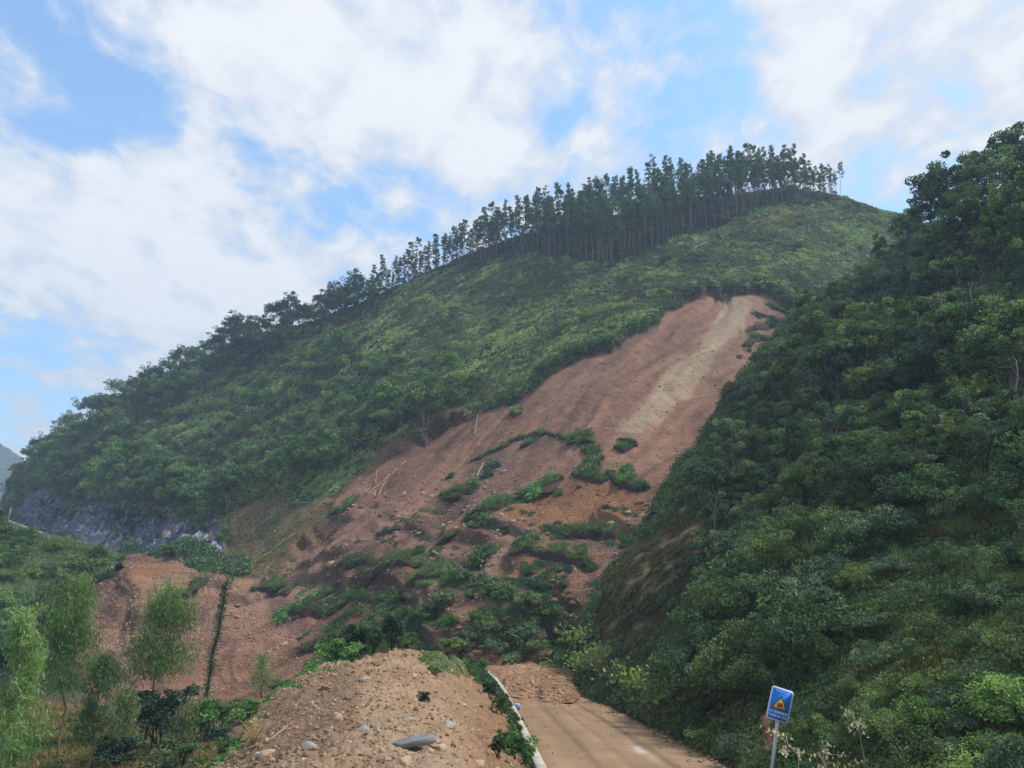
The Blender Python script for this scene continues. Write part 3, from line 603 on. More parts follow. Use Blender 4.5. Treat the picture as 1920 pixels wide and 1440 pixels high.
front = pl([(680, 560), (740, 545), (800, 523), (870, 503), (940, 488), (1000, 478), (1060, 485), (1150, 493), (1240, 465), (1300, 445), (1390, 415), (1440, 392), (1510, 378), (1580, 362)])
ords = np.argsort(-(sp[:, 1] - front(sp[:, 0])))
sp = sp[ords]
if len(sp) > 255: # keep every front-row tree, thin the ones behind
    rest = np.arange(90, len(sp)); rg = np.random.default_rng(1); wt = np.where(sp[rest, 0] < 1130, 3., 1.); keep = np.concatenate([np.arange(90), rg.choice(rest, 150, False, wt / wt.sum())]); sp = sp[keep]
print('pines', len(sp))
def pine_label(px, py):
    edge = front(px) - py < 9
    seg = ('thin pine with sky behind it, at the low left end of the ridge row' if px < 900 else
           'tall pine in the middle of the ridge row where the stand widens' if px < 1130 else
           'tall pine in the thick dark stand climbing the ridge towards the summit' if px < 1380 else
           'tall dark pine crowded on the hill summit' if px < 1520 else 'slender pine standing open against the sky at the right end of the summit row')
    return ('front ' if edge else '') + seg
ps_ = pl([(680, .72), (800, .78), (950, .92), (1150, 1.02), (1400, 1.05), (1500, .95), (1540, .75), (1600, .6)])
for (px, py) in sp:
    p = hill.at(px, py); s_ = RU.uniform(.72, 1.1) * float(ps_(px))
    pines.put(p - [0, 0, .2], RU.uniform(0, 6.28), (s_ * (1.15 if px < 1130 else .9), s_ * (1.15 if px < 1130 else .9), s_ * RU.uniform(.88, 1.1)), pine_label(px, py), 'pines along the ridge', rx=RU.gauss(0, .035), ry=RU.gauss(0, .035))
def far_pines():
    rg = np.random.default_rng(44); q = poisson(STB, 9., 30000, 46); q = q[rg.permutation(len(q))[:200]]; extra = np.stack([np.linspace(690, 1575, 110) + rg.normal(size=110) * 4, np.zeros(110)], -1)
    protos = []
    for root in pines.r:
        pa = []
        for ch in root.children:
            me = ch.data; V = np.zeros(len(me.vertices) * 3, np.float32); me.vertices.foreach_get('co', V); V = V.reshape(-1, 3); t = me.attributes.get('tint'); tv = np.zeros(len(V), np.float32)
            if t: t.data.foreach_get('value', tv)
            quad = [tuple(p.vertices) for p in me.polygons if len(p.vertices) == 4]; pa.append((V, np.array(quad), tv, 1 if ch.name.startswith('crown') else 0))
        protos.append(pa)
    Vs, Fs, Ts, Ms, o = [], [], [], [], 0
    for k, (px, py) in enumerate(np.concatenate([q, extra])):
        behind = k >= len(q)
        if behind: p = hill.at(px, RIDGE(px)) + [0, rg.uniform(2, 9), 0]; p[2] -= (p[1] - hill.at(px, RIDGE(px))[1]) * .75
        else: p = hill.at(px, py) - [0, 0, .2]
        s_ = rg.uniform(.65, 1.02) * float(ps_(px)); a = rg.uniform(0, 6.28); ca, sa_ = math.cos(a), math.sin(a); off = rg.uniform(-.15, .15)
        for V, Fq, tv, mi in protos[k % len(protos)]:
            W = np.stack([V[:, 0] * ca - V[:, 1] * sa_, V[:, 0] * sa_ + V[:, 1] * ca, V[:, 2]], -1) * [s_ * .85, s_ * .85, s_] + p
            Vs.append(W); Fs.append(Fq + o); o += len(W); Ts.append(np.clip(tv + off, 0, 1)); Ms.append(np.full(len(Fq), mi))
    return mesh('pine_thicket', np.concatenate(Vs), np.concatenate(Fs), [BARK_PALE, F_PINE], {'tint': np.concatenate(Ts)}, None, False, np.concatenate(Ms))
tag(link('pine_thicket', far_pines()), 'the remaining thin pines packed behind and between the nearer ones on the ridge', None, None, 'stuff')
for px in np.arange(700, 1570, 17.):
    s_ = RU.uniform(.25, .55); py_ = front(px) + RU.uniform(-22, 5)
    under_pool.put(hill.at(px, py_) + [0, 0, -.3], RU.uniform(0, 6), (s_, s_, s_), 'bush at the foot of the pine stand, ' + ('left part' if px < 950 else 'middle part' if px < 1250 else 'right part'), 'bushes under the pines')
for px in list(np.arange(690, 1560, 16.)):                      # just behind the crest
    p = hill.at(px, RIDGE(px)); s_ = RU.uniform(.75, 1.1) * float(ps_(px))
    pines.put(p + [0, RU.uniform(3, 6), -3.2], RU.uniform(0, 6.28), s_, 'pine rooted just behind the crest, only crown and upper trunk seen', 'pines behind the crest')

# ------------------------------------------------------------------ hillside woods on the left
GROVE = [(395, 690), (440, 655), (560, 610), (690, 560), (700, 600), (655, 625), (590, 640), (545, 655), (520, 690), (430, 712)]
GROVE2 = [(230, 790), (245, 755), (300, 740), (335, 755), (320, 790), (260, 805)]
LSL = [(22, 930), (35, 895), (60, 868), (125, 805), (215, 750), (305, 705), (395, 670), (425, 705), (350, 760), (250, 800), (215, 870), (310, 915), (430, 945), (425, 985), (330, 985), (250, 962), (200, 955), (150, 968), (110, 945), (60, 950), (25, 985)]
BAND = [(425, 712), (530, 690), (640, 640), (705, 640), (700, 700), (610, 750), (500, 820), (400, 850), (250, 825), (350, 765)]
LOWER = [(225, 850), (400, 860), (510, 830), (620, 755), (705, 705), (840, 715), (915, 745), (800, 785), (700, 835), (630, 880), (600, 915), (530, 925), (440, 945), (310, 915)]
pool_dark = Pool([make_tree('dark_tree', 'x', 'tree', 300 + i, h * 1.4, 2.9, 4.3, 44, 40, 1.05, .46, .3, F_DARK, BARK_DARK, .16) for i, h in enumerate((8.5, 9.5, 7.8, 8.8))])
pool_mid = Pool([make_tree('leafy_tree', 'x', 'tree', 320 + i, h * 1.3, 3.2, 2.7, 46, 44, .95, .42, .27, F_MID, BARK_GREY, .12) for i, h in enumerate((5.4, 6.2, 5.0, 5.8, 6.6))])
pool_light = Pool([make_tree('pale_shrub', 'x', 'shrub', 340 + i, h * 1.25, 2.4, 1.6, 32, 36, .75, .36, .22, F_LIGHT, BARK_GREY, .07) for i, h in enumerate((2.9, 2.5, 3.2))])
def where(px, py, kind):
    if kind == 'spur':
        a = 'far left' if px < 1400 else 'left' if px < 1520 else 'middle' if px < 1660 else 'right' if px < 1800 else 'far right'
    else:
        a = 'far left' if px < 180 else 'left' if px < 320 else 'middle' if px < 480 else 'right' if px < 640 else 'far right'
    return a
spur_ref = [spur]
def fill(poly, d, sheet, pool, label, group, lo, hi, seed, zo=-.3, avoid=None, lean=0):
    n = 0
    for (px, py) in poisson(poly, d, 9000, seed):
        if avoid is not None and avoid(px, py): continue
        s_ = RU.uniform(lo, hi); pool.put(sheet.at(px, py) + [0, 0, zo], RU.uniform(0, 6.28), (s_, s_, s_ * RU.uniform(.85, 1.15)), label + ', ' + where(px, py, 'spur' if sheet is spur_ref[0] else 'hill') + ' part', group); n += 1
    return n
nn = fill(GROVE, 19, hill, pool_dark, 'dark tree packed in the dark grove below the pine row', 'trees of the dark grove', .75, 1.1, 11)
nn += fill(GROVE2, 22, hill, pool_dark, 'dark tree in the blackish pocket on the left slope', 'trees of the dark pocket', .6, .85, 12)
nn += fill(LSL, 23, hill, pool_mid, 'round leafy tree on the slope above the cliff', 'leafy trees above the cliff', .75, 1.15, 13)
nn += fill(BAND, 25, hill, pool_light, 'pale shrub on the open band below the dark grove', 'pale shrubs of the open band', .62, 1.0, 14)
nn += fill(LOWER, 29, hill, pool_mid, 'leafy tree in the thicket left of the slide', 'trees of the lower thicket', .5, .88, 15)
for (px, py, s_, kind) in [(272, 716, .75, 0), (322, 694, .8, 1), (352, 684, .85, 2), (360, 676, .7, 3), (410, 662, .8, 0), (440, 650, .75, 1), (468, 640, .85, 2), (495, 628, .8, 3), (530, 616, .8, 0), (560, 605, .8, 1), (575, 600, .85, 2), (610, 585, .85, 3), (640, 575, .9, 0), (660, 566, .9, 1), (205, 750, .6, 2), (175, 768, .55, 3), (120, 800, .7, 0), (135, 792, .6, 1), (95, 825, .6, 2), (70, 850, .75, 0), (60, 860, .75, 1), (85, 838, .6, 3)]:
    pool_dark.put(hill.at(px, py) + [0, 1., -2.2], RU.uniform(0, 6.28), (s_ * .85, s_ * .85, s_ * .9), 'narrow dark tree poking above the left skyline', 'trees on the left skyline', kind)
for n_, (px, py, s_) in enumerate([(45, 965, .6), (70, 925, .6), (130, 975, .5), (150, 985, .45), (118, 948, .5), (205, 965, .5), (225, 985, .4), (262, 972, .5), (300, 985, .45), (345, 985, .6), (375, 1000, .5), (395, 985, .6), (430, 1020, .5), (85, 985, .35), (30, 990, .5), (320, 1045, .4), (250, 1045, .4)]):
    pool_mid.put(hill.at(px, py) + [0, -1.2, -1.2], RU.uniform(0, 6), (s_, s_, s_ * 1.2), 'shrub clinging to the face of the rock cliff, ' + ('left part' if px < 140 else 'middle part' if px < 310 else 'right part'), 'shrubs clinging to the cliff')
for (px, py) in [(196, 1072), (182, 1080), (208, 1062)]: pool_mid.put(hill.at(px, py) + [0, -.6, -.5], RU.uniform(0, 6), (.2, .2, .22), 'bush where the debris fan meets the right end of the left shoulder', 'bushes at the shoulder end')
big_t = pool_mid.put(hill.at(632, 690) + [0, 0, -.3], 1., (1.35, 1.35, 1.7), 'large round-crowned tree standing clear at the right end of the dark grove', 'single tree beside the grove', 2)
for (px, py, s_, lb) in [(725, 800, 1.15, 'leafy tree leaning over the landslide edge at the right of the thicket, thin pale trunk'), (790, 805, 1.1, 'sparse slim tree just above the bare bank, pale trunk visible'), (560, 905, 1.15, 'broad tree above the orange cut bank, at the foot of the left thicket'), (350, 945, .9, 'tree hanging over the middle of the rock cliff'), (480, 800, 1.25, 'tall twiggy tree in the middle of the left slope')]:
    pool_mid.put(hill.at(px, py) + [0, 0, -.3], RU.uniform(0, 6), s_, lb)

# ------------------------------------------------------------------ ground cover made of many small clumps (nobody could count it)
def clump_proto(seed, n, L, Wd, blade=.0, h=.5):
    r = np.random.default_rng(seed)
    g = r.normal(size=(n, 3)); g /= np.linalg.norm(g, axis=1, keepdims=True); g[:, 2] = np.abs(g[:, 2]); g *= r.uniform(.35, 1, (n, 1)) ** .6
    c = g * [.5, .5, h]
    if blade: return leaf_quads(c, L * r.uniform(.7, 1.3, n), Wd, dirn=g * [1.1, 1.1, .9] + [0, 0, .5], spread=.35, rng=r), r.uniform(-.2, .2, n)
    return leaf_quads(c, L * r.uniform(.7, 1.3, n), Wd, rng=r), r.uniform(-.22, .22, n)
PR_LEAF = [clump_proto(400 + i, 22, .34, .22) for i in range(6)]
PR_FINE = [clump_proto(410 + i, 46, .2, .12) for i in range(6)]
PR_GRASS = [clump_proto(420 + i, 30, .75, .05, 1, .4) for i in range(5)]
def stuff(name, label, sheet, pts, size, protos, mat, tint, cat=None, seed=0, zs=1., zo=0.):
    """one mesh of ground cover; pts pixel seeds on the sheet; size metres"""
    r = np.random.default_rng(seed); X, N = sheet.at(pts[:, 0], pts[:, 1], True); n = len(pts)
    size = np.broadcast_to(size, n); tint = np.broadcast_to(tint, n); Vs, Ts = [], []
    for i, (Q, t) in enumerate(protos):
        k = np.arange(i, n, len(protos)); a = r.uniform(0, 6.28, len(k)); ca, sa_ = np.cos(a)[:, None], np.sin(a)[:, None]
        x = Q[None, :, 0] * ca - Q[None, :, 1] * sa_; y = Q[None, :, 0] * sa_ + Q[None, :, 1] * ca; z = np.broadcast_to(Q[None, :, 2] * zs, x.shape)
        Vv = np.stack([x, y, z], -1) * size[k][:, None, None]
        # shear the clump onto the slope
        nz = np.clip(N[k, 2], .35, 1)[:, None]; Vv[..., 2] -= (Vv[..., 0] * N[k, 0][:, None] + Vv[..., 1] * N[k, 1][:, None]) / nz * .8
        Vs.append((Vv + (X[k] + [0, 0, zo])[:, None]).reshape(-1, 3)); Ts.append(np.repeat(np.clip(tint[k][:, None] + t[None], 0, 1).ravel(), 4))
    V = np.concatenate(Vs); me = mesh(name, V, quads(len(V) // 4), [mat], {'tint': np.concatenate(Ts)})
    o = tag(link(name, me), label, cat, None, 'stuff'); return o
def sample(n, box, keep, seed):
    r = np.random.default_rng(seed); q = r.uniform((box[0], box[1]), (box[2], box[3]), (n, 2)); return q[keep(q[:, 0], q[:, 1])]
def notin(ds): return ds > 2
def cov_keep(px, py):
    ds, dc, db = main_masks(px, py)
    return (py > RIDGE(px) + 1) & (ds > 0) & (dc > -2) & (sdf(STAND, px, py) > -2) & ((db > 0) | (np.random.default_rng(2).uniform(size=len(px)) < .12)) & (py < 1330)
q = sample(110000, (-20, 345, 1800, 1200), cov_keep, 21); q = q[q[:, 0] < 1780]
X_ = hill.at(q[:, 0], q[:, 1]); pz = fbm(X_[:, 0] / 9, X_[:, 1] / 9, 0, 4, 201); pz2 = fbm(X_[:, 0] / 2.5, X_[:, 1] / 2.5, 0, 3, 202)
print('cover', len(q))
stuff('hillside_undergrowth', 'low green scrub covering the cleared hillside', hill, q, np.random.default_rng(1).uniform(.5, 1.5, len(q)) * (X_[:, 1] / 150) ** .7 * (1 + .5 * pz2), PR_LEAF, F_UNDER, .5 + .55 * pz + .5 * pz2 + np.random.default_rng(3).normal(size=len(q)) * .12, None, 31, 1., -.05)
CLR = [(760, 590), (1000, 510), (1150, 520), (1450, 420), (1620, 400), (1640, 470), (1500, 520), (1300, 510), (1160, 600), (1040, 660), (940, 710), (800, 700), (720, 640)]
for (px, py) in poisson(CLR, 34, 400, 19):
    s_ = RU.uniform(.28, .6); pool_light.put(hill.at(px, py) + [0, 0, -.3], RU.uniform(0, 6), (s_, s_, s_ * .8), 'rounded green shrub standing above the low scrub of the clearing, ' + ('left part' if px < 920 else 'middle part' if px < 1200 else 'upper right part'), 'shrubs dotted over the clearing')
# a fringe that hangs over the scarp edge of the slide
def fr_keep(px, py):
    ds, dc, db = main_masks(px, py); return (ds > -3) & (ds < 9) & (py < 800) & (px > 880)
q = sample(60000, (880, 520, 1520, 800), fr_keep, 22)[:700]
stuff('scarp_fringe', 'dark turf fringe overhanging the top edge of the landslide', hill, q, np.random.default_rng(2).uniform(.9, 1.6, len(q)), PR_LEAF, F_UNDER, .35, None, 32, 1.1, .1)
# thin understorey between the pines
q = sample(9000, (690, 340, 1600, 560), lambda px, py: sdf(STAND, px, py) < 2, 23)[:4500]; q = q[q[:, 1] > RIDGE(q[:, 0]) + 1]
stuff('pine_understorey', 'dark scrubby understorey between the ridge pines', hill, q, np.random.default_rng(2).uniform(.8, 1.9, len(q)), PR_LEAF, F_UNDER, .25, None, 33, .9)
# dry brush round the bare bank
q = sample(16000, (380, 720, 980, 1100), lambda px, py: (main_masks(px, py)[2] < 4) & (main_masks(px, py)[0] > -3), 24)
k_ = np.random.default_rng(5).uniform(size=len(q)) < .55
stuff('dry_brush', 'flattened dry brown brush on the bare bank left of the slide', hill, q[k_][:800], .7, PR_GRASS, F_DRY, .15, None, 34, .55)
stuff('bank_scrub', 'sparse low green scrub on the bare bank left of the slide', hill, q[~k_][:380], .8, PR_LEAF, F_UNDER, .45, None, 35, .7)
# stand of cover below the cliff
q = sample(2600, (180, 1015, 460, 1075), lambda px, py: (main_masks(px, py)[0] > 0) & (py > 1030 + (px - 230) * .06), 25)
stuff('cliff_foot_scrub', 'dark scrub growing along the foot of the rock cliff', hill, q, 1.5, PR_LEAF, F_MID, .3, None, 36, 1.2)

# cover of the near roadside slope
spb = pl([(1080, 1303), (1130, 1320), (1190, 1348), (1280, 1391), (1380, 1444), (1430, 1475), (1550, 1550), (2100, 1620)])
def sp_keep(px, py): return (py > SPTOP(px)) & (py < spb(px) - 6)
q = sample(52000, (1085, 400, 2000, 1500), sp_keep, 26); X_ = spur.at(q[:, 0], q[:, 1]); rr = np.random.default_rng(6)
bare = sdf(BARE, *warp(q[:, 0], q[:, 1], 22, 40, 9)); moss = sdf(MOSS, *warp(q[:, 0], q[:, 1], 30, 50, 11)); redp = sdf(REDP, q[:, 0], q[:, 1])
olive = (moss < 0) & (rr.uniform(size=len(q)) < .7)
right_dry = (q[:, 0] > 1700) & (q[:, 1] > 930) & (q[:, 1] < 1330) & (rr.uniform(size=len(q)) < .3)
ok = ((bare > 0) | (rr.uniform(size=len(q)) < .10)) & (redp > -2)
n3 = fbm(X_[:, 0] / 3, X_[:, 1] / 3, X_[:, 2] / 3, 3, 203)
A = ok & ~olive & ~right_dry & (rr.uniform(size=len(q)) < .62); Bm = ok & ~olive & ~right_dry & ~A
def ssz(px): return px / F
dist = X_[:, 1]
stuff('slope_undergrowth', 'dark leafy undergrowth covering the near roadside slope', spur, q[A][:14000], (np.random.default_rng(7).uniform(.014, .03, A.sum()) * dist[A] ** .85 * 1.5)[:14000], PR_FINE, F_SPUND, (.42 + .5 * n3[A])[:14000], None, 41, 1.1)
gsel = q[Bm][:3200]
stuff('slope_grass', 'long arching grass among the roadside undergrowth', spur, gsel, (np.random.default_rng(8).uniform(.014, .03, Bm.sum()) * dist[Bm] ** .85 * 1.3)[:3200], PR_GRASS, F_SPUND, .6, None, 42, 1.1)
om = ok & olive
stuff('olive_grass', 'mossy olive grass patch on the lower right slope', spur, q[om][:2200], (.028 * dist[om] ** .9)[:2200], PR_GRASS, F_OLIVE, .5, None, 43, .55)
dm = ok & right_dry
stuff('withered_grass', 'brownish withered grass on the right of the near slope', spur, q[dm][:2200], (.026 * dist[dm] ** .9)[:2200], PR_GRASS, F_OLIVE, .3, None, 44, .8)
bm = (bare < 0); 
stuff('bare_slope_grass', 'thin trailing grass on the bare brown slope above the road', spur, q[bm][:900], 1.0, PR_GRASS, F_OLIVE, .15, None, 45, .35)
# left shoulder
q = sample(14000, (-100, 900, 214, 1240), lambda px, py: (py > LTOP(px) + 5) & (py < pl([(-260, 1300), (10, 1225), (62, 1160), (100, 1122), (155, 1080), (216, 1050)])(px)), 27); q = q[:7000]
X_ = left.at(q[:, 0], q[:, 1]); n3 = fbm(X_[:, 0] / 4, X_[:, 1] / 4, 0, 3, 204)
stuff('shoulder_scrub', 'bright green grassy scrub on the left shoulder', left, q[:4200], (np.random.default_rng(7).uniform(.6, 1.3, 4200)), PR_LEAF, F_SHOULD, (.55 + .5 * n3)[:4200], None, 46, 1.)
stuff('shoulder_grass', 'tall grass blades on the left shoulder', left, q[4200:], 1.2, PR_GRASS, F_SHOULD, (.65 + .4 * n3)[4200:], None, 47, 1.)

for (px, py) in poisson([(-60, 975), (60, 1008), (150, 1028), (200, 1042), (150, 1085), (95, 1135), (30, 1200), (-60, 1230)], 27, 600, 93):
    s_ = RU.uniform(.22, .42); (pool_light if RU.random() < .5 else pool_mid).put(left.at(px, py) + [0, 0, -.5], RU.uniform(0, 6), (s_ * 1.3, s_ * 1.3, s_), 'grassy bush on the left shoulder below the old road, ' + ('left part' if px < 50 else 'middle part' if px < 120 else 'right part'), 'bushes on the left shoulder')
for n_, (px, py) in enumerate([(206, 1050), (196, 1056), (214, 1054), (180, 1072), (160, 1084), (142, 1098), (124, 1112), (108, 1126), (92, 1142), (76, 1156), (60, 1172), (40, 1190), (20, 1206), (0, 1216), (-20, 1225), (110, 1100), (60, 1150)]):
    s_ = RU.uniform(.2, .36) * (.7 if px > 150 else 1); pool_mid.put(left.at(px - 24, py - 10) + [0, 0, -.6], RU.uniform(0, 6), (s_, s_, s_), 'bushy tree along the %s of the left shoulder edge above the debris fan' % ('upper end' if n_ < 5 else 'middle' if n_ < 9 else 'lower end'), 'bushes edging the left shoulder')
# ------------------------------------------------------------------ trees and shrubs of the near slope
pool_sp = Pool([make_tree('slope_tree', 'x', 'tree', 500 + i, h, r_, rz, K_, m_, rc_, L_, W_, mt_, bk_, .09, nb=16) for i, (h, r_, rz, K_, m_, rc_, L_, W_, mt_, bk_) in enumerate([(6.5, 2.4, 2.2, 46, 120, .75, .2, .12, F_SPUR, BARK_DARK), (7.5, 2.3, 2.8, 60, 80, .55, .24, .14, F_SPUR_G, BARK_PALE), (5.5, 2.3, 1.8, 70, 70, .5, .17, .1, F_SPUR_Y, BARK_DARK), (6.8, 1.9, 2.8, 40, 90, .6, .26, .16, F_SPUR, BARK_PALE), (6.0, 2.6, 1.7, 50, 90, .6, .19, .1, F_SPUR_G, BARK_DARK), (7.6, 1.7, 3.2, 44, 60, .5, .3, .13, F_SPUR_Y, BARK_PALE)])])
pool_tall = Pool([make_tree('tall_tree', 'x', 'tree', 520 + i, h * 1.08, r_ * 1.15, rz, 80, 110, .72, .27, .17, F_SPUR, BARK_DARK, .17, nb=22) for i, (h, r_, rz) in enumerate([(12.5, 2.9, 4.4), (14, 2.6, 5.2), (11.5, 3.2, 3.8)])])
pool_shr = Pool([make_tree('slope_shrub', 'x', 'shrub', 540 + i, h, 1.15, .85, 26, 80, .42, .12, .07, (F_SPUR, F_SPUR_Y, F_SPUR_G, F_SPUR)[i], BARK_DARK, .03) for i, h in enumerate((1.9, 2.3, 1.6, 2.7))])
pool_bri = Pool([make_tree('bright_shrub', 'x', 'shrub', 560 + i, h, 1.0, .75, 24, 80, .36, .095, .055, (F_BRI, F_SPUR_Y, F_BRI, F_SPUR_G)[i], BARK_DARK, .025) for i, h in enumerate((1.5, 1.8, 1.3, 1.6))])
TALL = [(1925, 470, 1.18, 1, 'tallest thin-crowned tree at the right frame edge, reaching high into the sky'), (1862, 500, 1.12, 0, 'tall open-crowned tree left of the tallest one at the right frame edge'), (1800, 505, 1.22, 2, 'tree with a pointed leafy top standing against cloud at upper right'),
        (1758, 505, .86, 0, 'rounded tree on the skyline where the slope meets the summit shoulder'), (1712, 500, .66, 2, 'small rounded tree at the left end of the upper right skyline clump'), (1900, 560, .9, 2, 'dense tree below the tall thin-crowned one at upper right'), (1840, 570, .8, 1, 'dark straight-trunked tree in the upper right wood'), (1780, 580, .75, 0, 'leafy tree in front of the upper right skyline clump'), (1970, 600, 1., 0, 'tree cut by the right frame edge halfway up')]
for (px, py, s_, i, lb) in TALL: pool_tall.put(spur.at(px, py) + [0, 0, -.4], RU.uniform(0, 6.28), s_, lb, None, i)
UPP = [(1535, 625), (1625, 545), (1700, 490), (1950, 500), (1960, 760), (1700, 760), (1500, 780), (1455, 800), (1440, 745)]
MIDD = [(1390, 820), (1500, 780), (1700, 760), (1960, 760), (1960, 930), (1700, 960), (1500, 1010), (1370, 1020), (1335, 940)]
LOWR = [(1340, 1020), (1500, 1010), (1700, 960), (1960, 940), (1960, 985), (1700, 1010), (1600, 1080), (1540, 1180), (1480, 1290), (1350, 1370), (1270, 1340), (1330, 1200), (1365, 1090)]
BOT = [(1300, 1392), (1380, 1405), (1500, 1385), (1600, 1370), (1680, 1310), (1800, 1310), (1960, 1270), (1960, 1520), (1450, 1520), (1380, 1430)]
a1 = fill(UPP, 33, spur, pool_sp, 'dark tree in the upper wood of the near slope', 'upper trees of the near slope', .62, 1., 61, -.4)
a2 = fill(MIDD, 43, spur, pool_sp, 'dark bushy tree halfway up the near slope', 'middle trees of the near slope', .42, .68, 62, -.3)
a3 = fill(LOWR, 42, spur, pool_shr, 'dark shrub in the tangle low on the near slope', 'shrubs of the lower near slope', .7, 1.25, 63, -.2)
a4 = fill([(1620, 1080), (1700, 1020), (1960, 1000), (1960, 1230), (1800, 1280), (1660, 1290), (1560, 1350), (1500, 1370), (1500, 1290), (1560, 1180)], 62, spur, pool_shr, 'low shrub among dry grass on the lower right slope', 'scattered shrubs of the lower right slope', .3, .6, 65, -.12)
fill(BOT, 44, spur, pool_bri, 'bright shrub at the bottom right by the sign', 'bright shrubs by the sign', .32, .66, 64, -.12, lambda px, py: 1395 < px < 1640 and not (py < 1410 and px > 1490))
for (px, py, s_, lb) in [(1345, 1010, .75, 'bushy tree at the left edge of the near slope, overhanging the slide'), (1318, 935, .55, 'light leafy tree jutting left over the slide from the near slope'), (1375, 875, .65, 'leafy tree on the left outline of the near slope, level with the turf rafts'), (1440, 775, .65, 'leafy tree on the left outline of the near slope beside the sandy streak'), (1505, 705, .65, 'leafy tree just right of the sandy landslide head'), (1560, 640, .6, 'tree right of the landslide head under the grassy summit slope'), (1330, 1085, .45, 'small tree on the left rim of the near slope above the bare brown bank')]:
    pool_sp.put(spur.at(px, py) + [0, 0, -.3], RU.uniform(0, 6), s_, lb)
def arching(seed, n=90):
    r = np.random.default_rng(seed); Vs = []
    for k in range(n):
        t = np.linspace(0, 1, 6)[:, None]; a_ = r.uniform(0, 6.28); d = np.array([math.cos(a_), math.sin(a_), 0]); sp_ = r.uniform(.25, .9); h = r.uniform(.6, 1.1)
        p_ = d * sp_ * t ** 1.3 + np.array([0, 0, 1]) * h * (t * 1.25 - .75 * sp_ * t ** 2.4); w2 = .013; sd_ = np.cross(d, [0, 0, 1.]) * w2; tp_ = (1 - t ** 2) * .9 + .1
        Vs.append(np.stack([p_ - sd_ * tp_, p_ + sd_ * tp_], 1).reshape(-1, 3))
    V = np.concatenate(Vs); i = (np.arange(n)[:, None] * 12 + np.arange(5)[None] * 2).reshape(-1); root = thing('grass_fountain', 'x', 'grass tuft')
    link('blades', mesh('blades', V, np.stack([i, i + 1, i + 3, i + 2], -1), [F_SPUR_Y if seed % 2 else F_TURF], {'tint': np.repeat(r.uniform(.3, 1, n), 12)}), root); return root
gf = Pool([arching(591), arching(592), arching(593)])
for (px, py, s_, lb) in [(1330, 1020, 1.6, 'arching grass tuft high on the left rim of the near slope'), (1500, 1215, 1.2, 'large arching grass tuft in the lower middle of the near slope'), (1375, 1235, 1.1, 'arching grass tuft above the muddy road bend'), (1525, 1140, 1.3, 'bright arching grass tuft in the dark tangle of the near slope'), (1655, 905, 1.8, 'arching grass tuft beneath the mid slope trees'), (1745, 890, 1.7, 'arching grass tuft hanging below a leafy tree at mid slope'), (1600, 1075, 1.3, 'fresh green grass tuft in the centre of the near slope'), (1690, 1070, 1.2, 'pale grass tuft at the edge of the dry ground'), (1540, 1075, 1.2, 'yellow-green grass tuft left of the centre of the near slope'), (1800, 1010, 1.3, 'grass tuft on the brownish ground at right'), (1850, 1110, 1.1, 'thin grass tuft low on the brownish ground at right'), (1320, 1150, 1.2, 'grass tuft on the bare brown bank edge'), (1425, 1180, 1.1, 'grass tuft under the shrub tangle near the red patch'), (1880, 930, 1.5, 'grass tuft at the right frame edge below the wood'), (1460, 1060, 1.4, 'grass tuft among dark bushes on the left of the near slope'), (1760, 1200, .9, 'grass tuft on the olive mossy patch')]:
    gf.put(spur.at(px, py) + [0, 0, -.1], RU.uniform(0, 6), s_, lb)
def snag(px, py, h, lean, seed, lb):
    p = spur.at(px, py); r = np.random.default_rng(seed); root = thing('bare_snag', lb, 'dead tree', p); tp = limb((0, 0, -.4), (lean, -.4, h), 8, .05, r); V, Fq = tubes([(tp, np.linspace(.07, .025, 8))], 6); link('trunk', mesh('trunk', V, Fq, [BARK_PALE], smooth=True), root)
    for i in range(6): b_ = tp[r.integers(3, 8)]; V, Fq = tubes([(limb(b_, b_ + r.normal(size=3) * [.9, .6, .5] + [0, 0, .5], 4, .15, r), np.linspace(.025, .008, 4))], 4); link('branch', mesh('branch', V, Fq, [BARK_PALE]), root)
snag(1775, 715, 6.5, .2, 1, 'pale straight trunk showing in the dark upper right wood'); snag(1838, 700, 6.5, -.2, 2, 'pale slim trunk right of the straight one in the upper right wood'); snag(1905, 830, 4.5, .3, 3, 'pale thin trunk near the right frame edge at mid slope'); snag(1800, 930, 2.6, -.5, 4, 'bent pale stem at the lower edge of the mid slope wood'); snag(1560, 860, 3.2, .6, 5, 'leaning grey stem in the dark middle of the near slope'); snag(1690, 680, 5., -.3, 6, 'grey trunk in the left part of the upper right wood')
print('trees', len(sp), nn, a1, a2, a3, a4)

